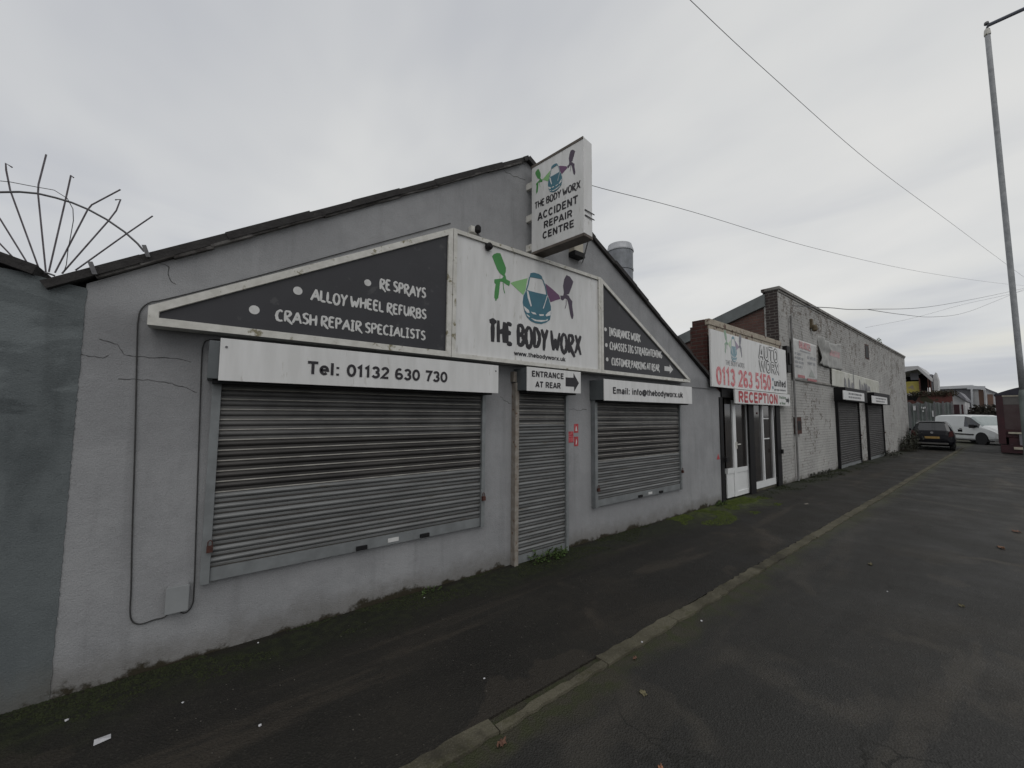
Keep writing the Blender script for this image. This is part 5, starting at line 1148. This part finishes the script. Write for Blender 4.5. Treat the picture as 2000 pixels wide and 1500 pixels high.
# white cottage
X=53; t=thing('white_cottage',(X,XP(1870,785,X)[0],0),'small white gabled house with dark red windows beyond the sheet fence','house')
gp=lambda px,py: XP(px,py,X)
b=B(); b.prism([(gp(1857,790)[0],0),gp(1857,766),gp(1864,772),gp(1884,781),(gp(1885,790)[0],0)],X,X+6,'x'); b.build('wall',M_farpale,t)
b=B(); p1=gp(1860,765.5); p2=gp(1874,765.5); p3=gp(1887,779); p4=gp(1870,772); b.prism([p1,p2,p3,(p3[0],p3[1]-.2),p4],X-.3,X+6.2,'x'); b.build('roof',M_fargrey,t)
for a_,c_ in ((1863,1874),(1878,1881.5)):
    y1,y0,z0,z1=xr(a_,c_,790,803,X); b=B(); b.box(X-.05,X+.02,y1,y0,z0-.3,z1); b.build('window',M_maroon,t)
# big warehouse
X=70; t=thing('white_warehouse',(X,XP(1890,775,X)[0],0),'wide white and grey industrial unit on the skyline behind the white cottage','building')
gp=lambda px,py: XP(px,py,X)
b=B(); b.prism([(gp(1825,790)[0],0),gp(1825,759),gp(1900,753),gp(1908,754),(gp(1908,790)[0],0)],X,X+20,'x'); b.build('end_wall',M_fargrey,t)
b=B(); b.prism([gp(1825,756),gp(1900,752),gp(1906,755),(gp(1906,757)[0],gp(1906,758)[1]),(gp(1825,790)[0],gp(1825,761)[1])],X-.5,X+20.5,'x'); b.build('roof_edge',M_farwhite,t)
b=B(); b.prism([gp(1890,755),gp(1925,755),(gp(1925,790)[0],0),(gp(1922,790)[0],0),gp(1922,761),gp(1890,761)],X-1.2,X-.6,'x'); b.prism([gp(1897,761),gp(1901,761),(gp(1901,790)[0],0),(gp(1897,790)[0],0)],X-1.2,X-.6,'x'); b.build('portal_frame',M_farwhite,t)
b=B(); y1,y0,z0,z1=xr(1901,1912,761,793,X-.8); b.box(X-.9,X-.7,y1,y0,z0-4,z1); b.build('grey_panel',M_farpale,t)
b=B(); y1,y0,z0,z1=xr(1912,1922,761,791,X-.8); b.box(X-.9,X-.7,y1,y0,z0-4,z1); b.build('brown_panel',M_farbrown,t)
X=66; t=thing('small_white_unit',(X,XP(1935,775,X)[0],0),'small white gabled unit with a brick coloured door right of the industrial unit','building')
gp=lambda px,py: XP(px,py,X)
b=B(); b.prism([(gp(1925,790)[0],0),gp(1925,759),gp(1944,767),(gp(1946,790)[0],0)],X,X+8,'x'); b.build('wall',M_farwhite,t)
b=B(); b.prism([gp(1924,757),gp(1930,760),gp(1948,767),gp(1948,769),gp(1925,760)],X-.3,X+8,'x'); b.build('roof',M_fargrey,t)
b=B(); y1,y0,z0,z1=xr(1929,1940,770,795,X-.1); b.box(X-.1,X+.02,y1,y0,z0-2,z1); b.build('door',M_farbrown,t)
# dark hedge
X=56; b=B(); y1,y0,z0,z1=xr(1884,1946,790,812,X)
for i in range(16): leafcloud(b,X+rl.uniform(-.5,.5),y1+(y0-y1)*i/15,z1*.5-.1,.8,.9,z1*.55,260,.22,rl)
t=thing('hedge',(X,(y0+y1)/2,0),'long dark hedge between the white van roof and the industrial unit','hedge'); b.build('foliage',mat('dark_hedge_leaf',(.03,.022,.018),(.02,.02,.012),.9,scale=1),t)
# distant skyline low wall
X=85; b=B(); y1,y0,z0,z1=xr(1940,2020,770,800,X); 
# ================================================================== PLANTS, MOSS, LITTER
def weed(name,x,y,w,h,n,s,m,label,seed,cat='weed'):
    rn=random.Random(seed); t=thing(name,(x,y,0),label,cat)
    b=B(); bs_=B()
    for i in range(n):
        a=rn.uniform(0,6.28); r_=w*math.sqrt(rn.random()); bx_=x+r_*math.cos(a); by_=min(y+r_*.35*math.sin(a),D-.01); hh=h*rn.uniform(.35,1)*(1-.5*r_/w); tipx=bx_+rn.uniform(-.4,.4)*hh; tipy=by_-rn.uniform(0,.5)*hh
        if tipy>D-.01: tipy=D-.02
        bs_.tube([(bx_,by_,0),((bx_+tipx)/2,(by_+tipy)/2,hh*.6),(tipx,tipy,hh)],[.002,.0015,.001],4)
        for q_ in range(7):
            f=rn.uniform(.25,1); c_=Vector((bx_+(tipx-bx_)*f,by_+(tipy-by_)*f,hh*f)); d_=Vector((rn.uniform(-1,1),rn.uniform(-1,.4),rn.uniform(-.3,.8))).normalized(); e_=d_.cross(Vector((0,0,1))); e_=e_.normalized() if e_.length>.1 else Vector((1,0,0)); q2=s*rn.uniform(.6,1.3)
            pts_=[c_,c_+d_*q2*.5+e_*q2*.3,c_+d_*q2,c_+d_*q2*.5-e_*q2*.3]
            for p in pts_:
                if p.y>D-.004: p.y=D-.004
            b.add(pts_,[(0,1,2,3)])
    b.build('foliage',m,t); bs_.build('stem',M_stem,t)
dx_,_=G(1067,1090); weed('weed',dx_,D-.10,.30,.16,60,.035,M_weed,'bright green leafy weed growing at the foot of the door shutter',1)
gx_,_=G(845,1160); weed('weed',gx_,D-.05,.12,.05,14,.02,M_weed,'low green weed at the foot of the grey wall left of the door shutter',2)
gx_,_=G(1403,985); weed('weed',gx_,D-.05,.22,.10,24,.03,M_weed,'small weed tuft at the wall corner beside the reception door',3)
bx_=col(1758,860); weed('bush',bx_,D-.22,.9,1.35,150,.09,M_bush,'straggly dull brown green bush at the far end of the painted brick wall',4,'bush')
bx_=col(1725,875); weed('weed',bx_,D-.10,1.3,.3,60,.06,M_bush,'low dark weeds along the painted brick wall past the second dark shutter',6)
bx_=col(1600,925); weed('weed',bx_,D-.08,1.1,.14,50,.05,M_bush,'thin weeds along the painted brick wall left of the dark shutters',7)
# coping sprout
x_,z_=S(1722,665); rn=random.Random(8); t=thing('roof_sprout',(x_,D+.1,BZ),'tiny green plant sprouting on the coping of the painted brick building','plant'); b=B(); leafcloud(b,x_,D+.1,BZ+.13,.16,.1,.16,60,.06,rn); b.build('foliage',M_weed,t)
# moss along the wall foot
rn=random.Random(12); b=B()
def moss(n,x0,x1,d0,d1,k,hmax):
    c_=0
    while c_<n:
        x=rn.uniform(x0,x1); dd=d0+(d1-d0)*rn.random()**1.8; y=D-dd
        if mn.noise(Vector((x*1.9,y*2.5,3)))<-.05+dd*.4: continue
        c_+=1; r_=rn.uniform(.004,.012); h_=rn.uniform(.002,hmax); a=rn.uniform(0,2)
        vs=[(x+r_*math.cos(a+i*1.57),y+r_*math.sin(a+i*1.57),.0005) for i in range(4)]+[(x,y,h_)]
        b.add(vs,[(0,1,4),(1,2,4),(2,3,4),(3,0,4)],k)
moss(6500,-1.1,7.6,.01,.34,0,.009); moss(5200,5.9,9.2,.02,.75,1,.016); moss(2500,9,20,.02,.5,0,.02)
tag(b.build('moss',[M_moss,M_mossb]),'green moss growing on the tarmac along the foot of the walls','moss',kind='stuff')
b=B()
for _ in range(1800):
    x=rn.uniform(-.6,22)*rn.random()**.5+.2; y=rn.uniform(-1.8,3.4); 
    if abs(y-1.84)<.09: continue
    z=0 if y>KY1 else ZR; r_=rn.uniform(.002,.0055); a=rn.uniform(0,3)
    b.add([(x+r_*math.cos(a+i*2.09),y+r_*math.sin(a+i*2.09),z) for i in range(3)]+[(x,y,z+r_)],[(0,1,3),(1,2,3),(2,0,3)])
tag(b.build('grit',M_grit),'fine pale grit scattered over the tarmac','grit',kind='stuff')
# litter
def flat_item(name,px,py,w,h,rz,m,label,cat,curl=.012,leaf=False,lobes=0,seed=0):
    gx,gy=G(px,py); z=0.004 if gy>KY1 else ZR+.004
    if KY0-.01<gy<KY1+.01: z=.012
    rn=random.Random(seed+int(px)); n=22 if leaf else 4; t_=LB(); ring_=[]
    if leaf:
        for i in range(n):
            a=2*math.pi*i/n; r_=1-.38*abs(math.sin(a*2.5))+rn.uniform(-.1,.1)
            ring_.append((w*.5*r_*math.cos(a),h*.5*r_*math.sin(a)))
    else: ring_=[(-w/2,-h/2),(w/2,-h/2*.9),(w/2*.96,h/2),(-w/2,h/2*.95)]
    vs=[(0,0,curl*.5)]+[(x,y,curl*(rn.random() if leaf else .25*(i%2))) for i,(x,y) in enumerate(ring_)]
    vs+=[(x,y,z_-.0012) for x,y,z_ in vs]; m_=len(ring_)+1
    fs=[(0,1+i,1+(i+1)%(m_-1)) for i in range(m_-1)]+[(m_,m_+1+(i+1)%(m_-1),m_+1+i) for i in range(m_-1)]+[(1+i,m_+1+i,m_+1+(i+1)%(m_-1),1+(i+1)%(m_-1)) for i in range(m_-1)]
    t_.add(vs,fs); o=t_.build(name,m); o.location=(gx,gy,z); o.rotation_euler=(0,0,rz); tag(o,label,cat); return o
flat_item('litter_packet',200,1446,.062,.046,.1,M_paper,'small white rectangular packet on the tarmac at the bottom left','litter')
flat_item('dead_leaf',980,1450,.075,.05,.3,M_leafb,'curled reddish brown dead leaf on the road just below the kerb','leaf',.03,True)
flat_item('dead_leaf',1256,1350,.07,.05,1.2,M_leafy,'flattened ochre leaf on the road below the middle of the kerb line','leaf',.006,True)
flat_item('dead_leaf',1240,1283,.05,.03,.4,M_leafb,'small brown leaf lying against the kerb edge','leaf',.01,True)
flat_item('dead_leaf',1700,1101,.10,.05,.1,M_leafy,'pale curled leaf in the road right of the gap in the kerb','leaf',.02,True)
flat_item('litter_scrap',1575,985,.16,.07,.0,mat('dull_litter',(.25,.23,.20),(.15,.14,.12),.8,scale=20),'pale scrap of litter on the pavement outside the reception window','litter',.01,True)
flat_item('dead_leaf',1955,1069,.18,.08,.2,mat('orange_leaf',(.22,.12,.07),(.14,.08,.05),.8,scale=20),'orange brown leaf at the right edge of the road','leaf',.03,True)
flat_item('dead_leaf',1985,1038,.18,.08,.5,M_leafb,'dark leaf at the far right edge above the orange brown leaf','leaf',.03,True)
flat_item('dead_leaf',1878,1182,.06,.05,.5,M_leafy,'small pale leaf on the dark tyre track in the road','leaf',.02,True)
flat_item('dead_leaf',1290,1499,.04,.03,.5,mat('orange_leaf2',(.35,.17,.10),(.25,.12,.07),.8),'tiny orange leaf scrap at the bottom edge of the road','leaf',.02,True)
for i,(px,py,lb) in enumerate(((130,1408,'tiny white pebble on the moss below the left wall'),(357,1373,'tiny white pebble on the pavement above the bottom left patch'),(508,1418,'cream pebble on the pavement at the bottom left'),(946,1326,'tiny white pebble on the pavement left of the kerb'),(829,1168,'white crumb of render at the foot of the wall'),(1254,1256,'tiny white crumb on the kerb'),(1370,1210,'pale crumb on the road just beyond the kerb'),(1733,1153,'white pebble in the middle of the road'),(504,1256,'white pebble on the mossy edge below the wide shutter'))):
    gx,gy=G(px,py); z=0 if gy>KY0 else ZR; z=z+.004 if KY0<gy<KY1 else z
    gy=min(gy,D-.03)
    rn=random.Random(i); b=B(); r_=rn.uniform(.006,.010); bm=bmesh.new(); bmesh.ops.create_icosphere(bm,subdivisions=1,radius=r_)
    vs=[(gx+v.co.x*rn.uniform(.8,1.3),gy+v.co.y*rn.uniform(.8,1.2),z+r_*.5+v.co.z*.6) for v in bm.verts]; fs=[tuple(v.index for v in f_.verts) for f_ in bm.faces]; bm.free()
    b.add(vs,fs); tag(b.build('pebble',M_paper),lb,'pebble','pale pebbles and crumbs on the ground')
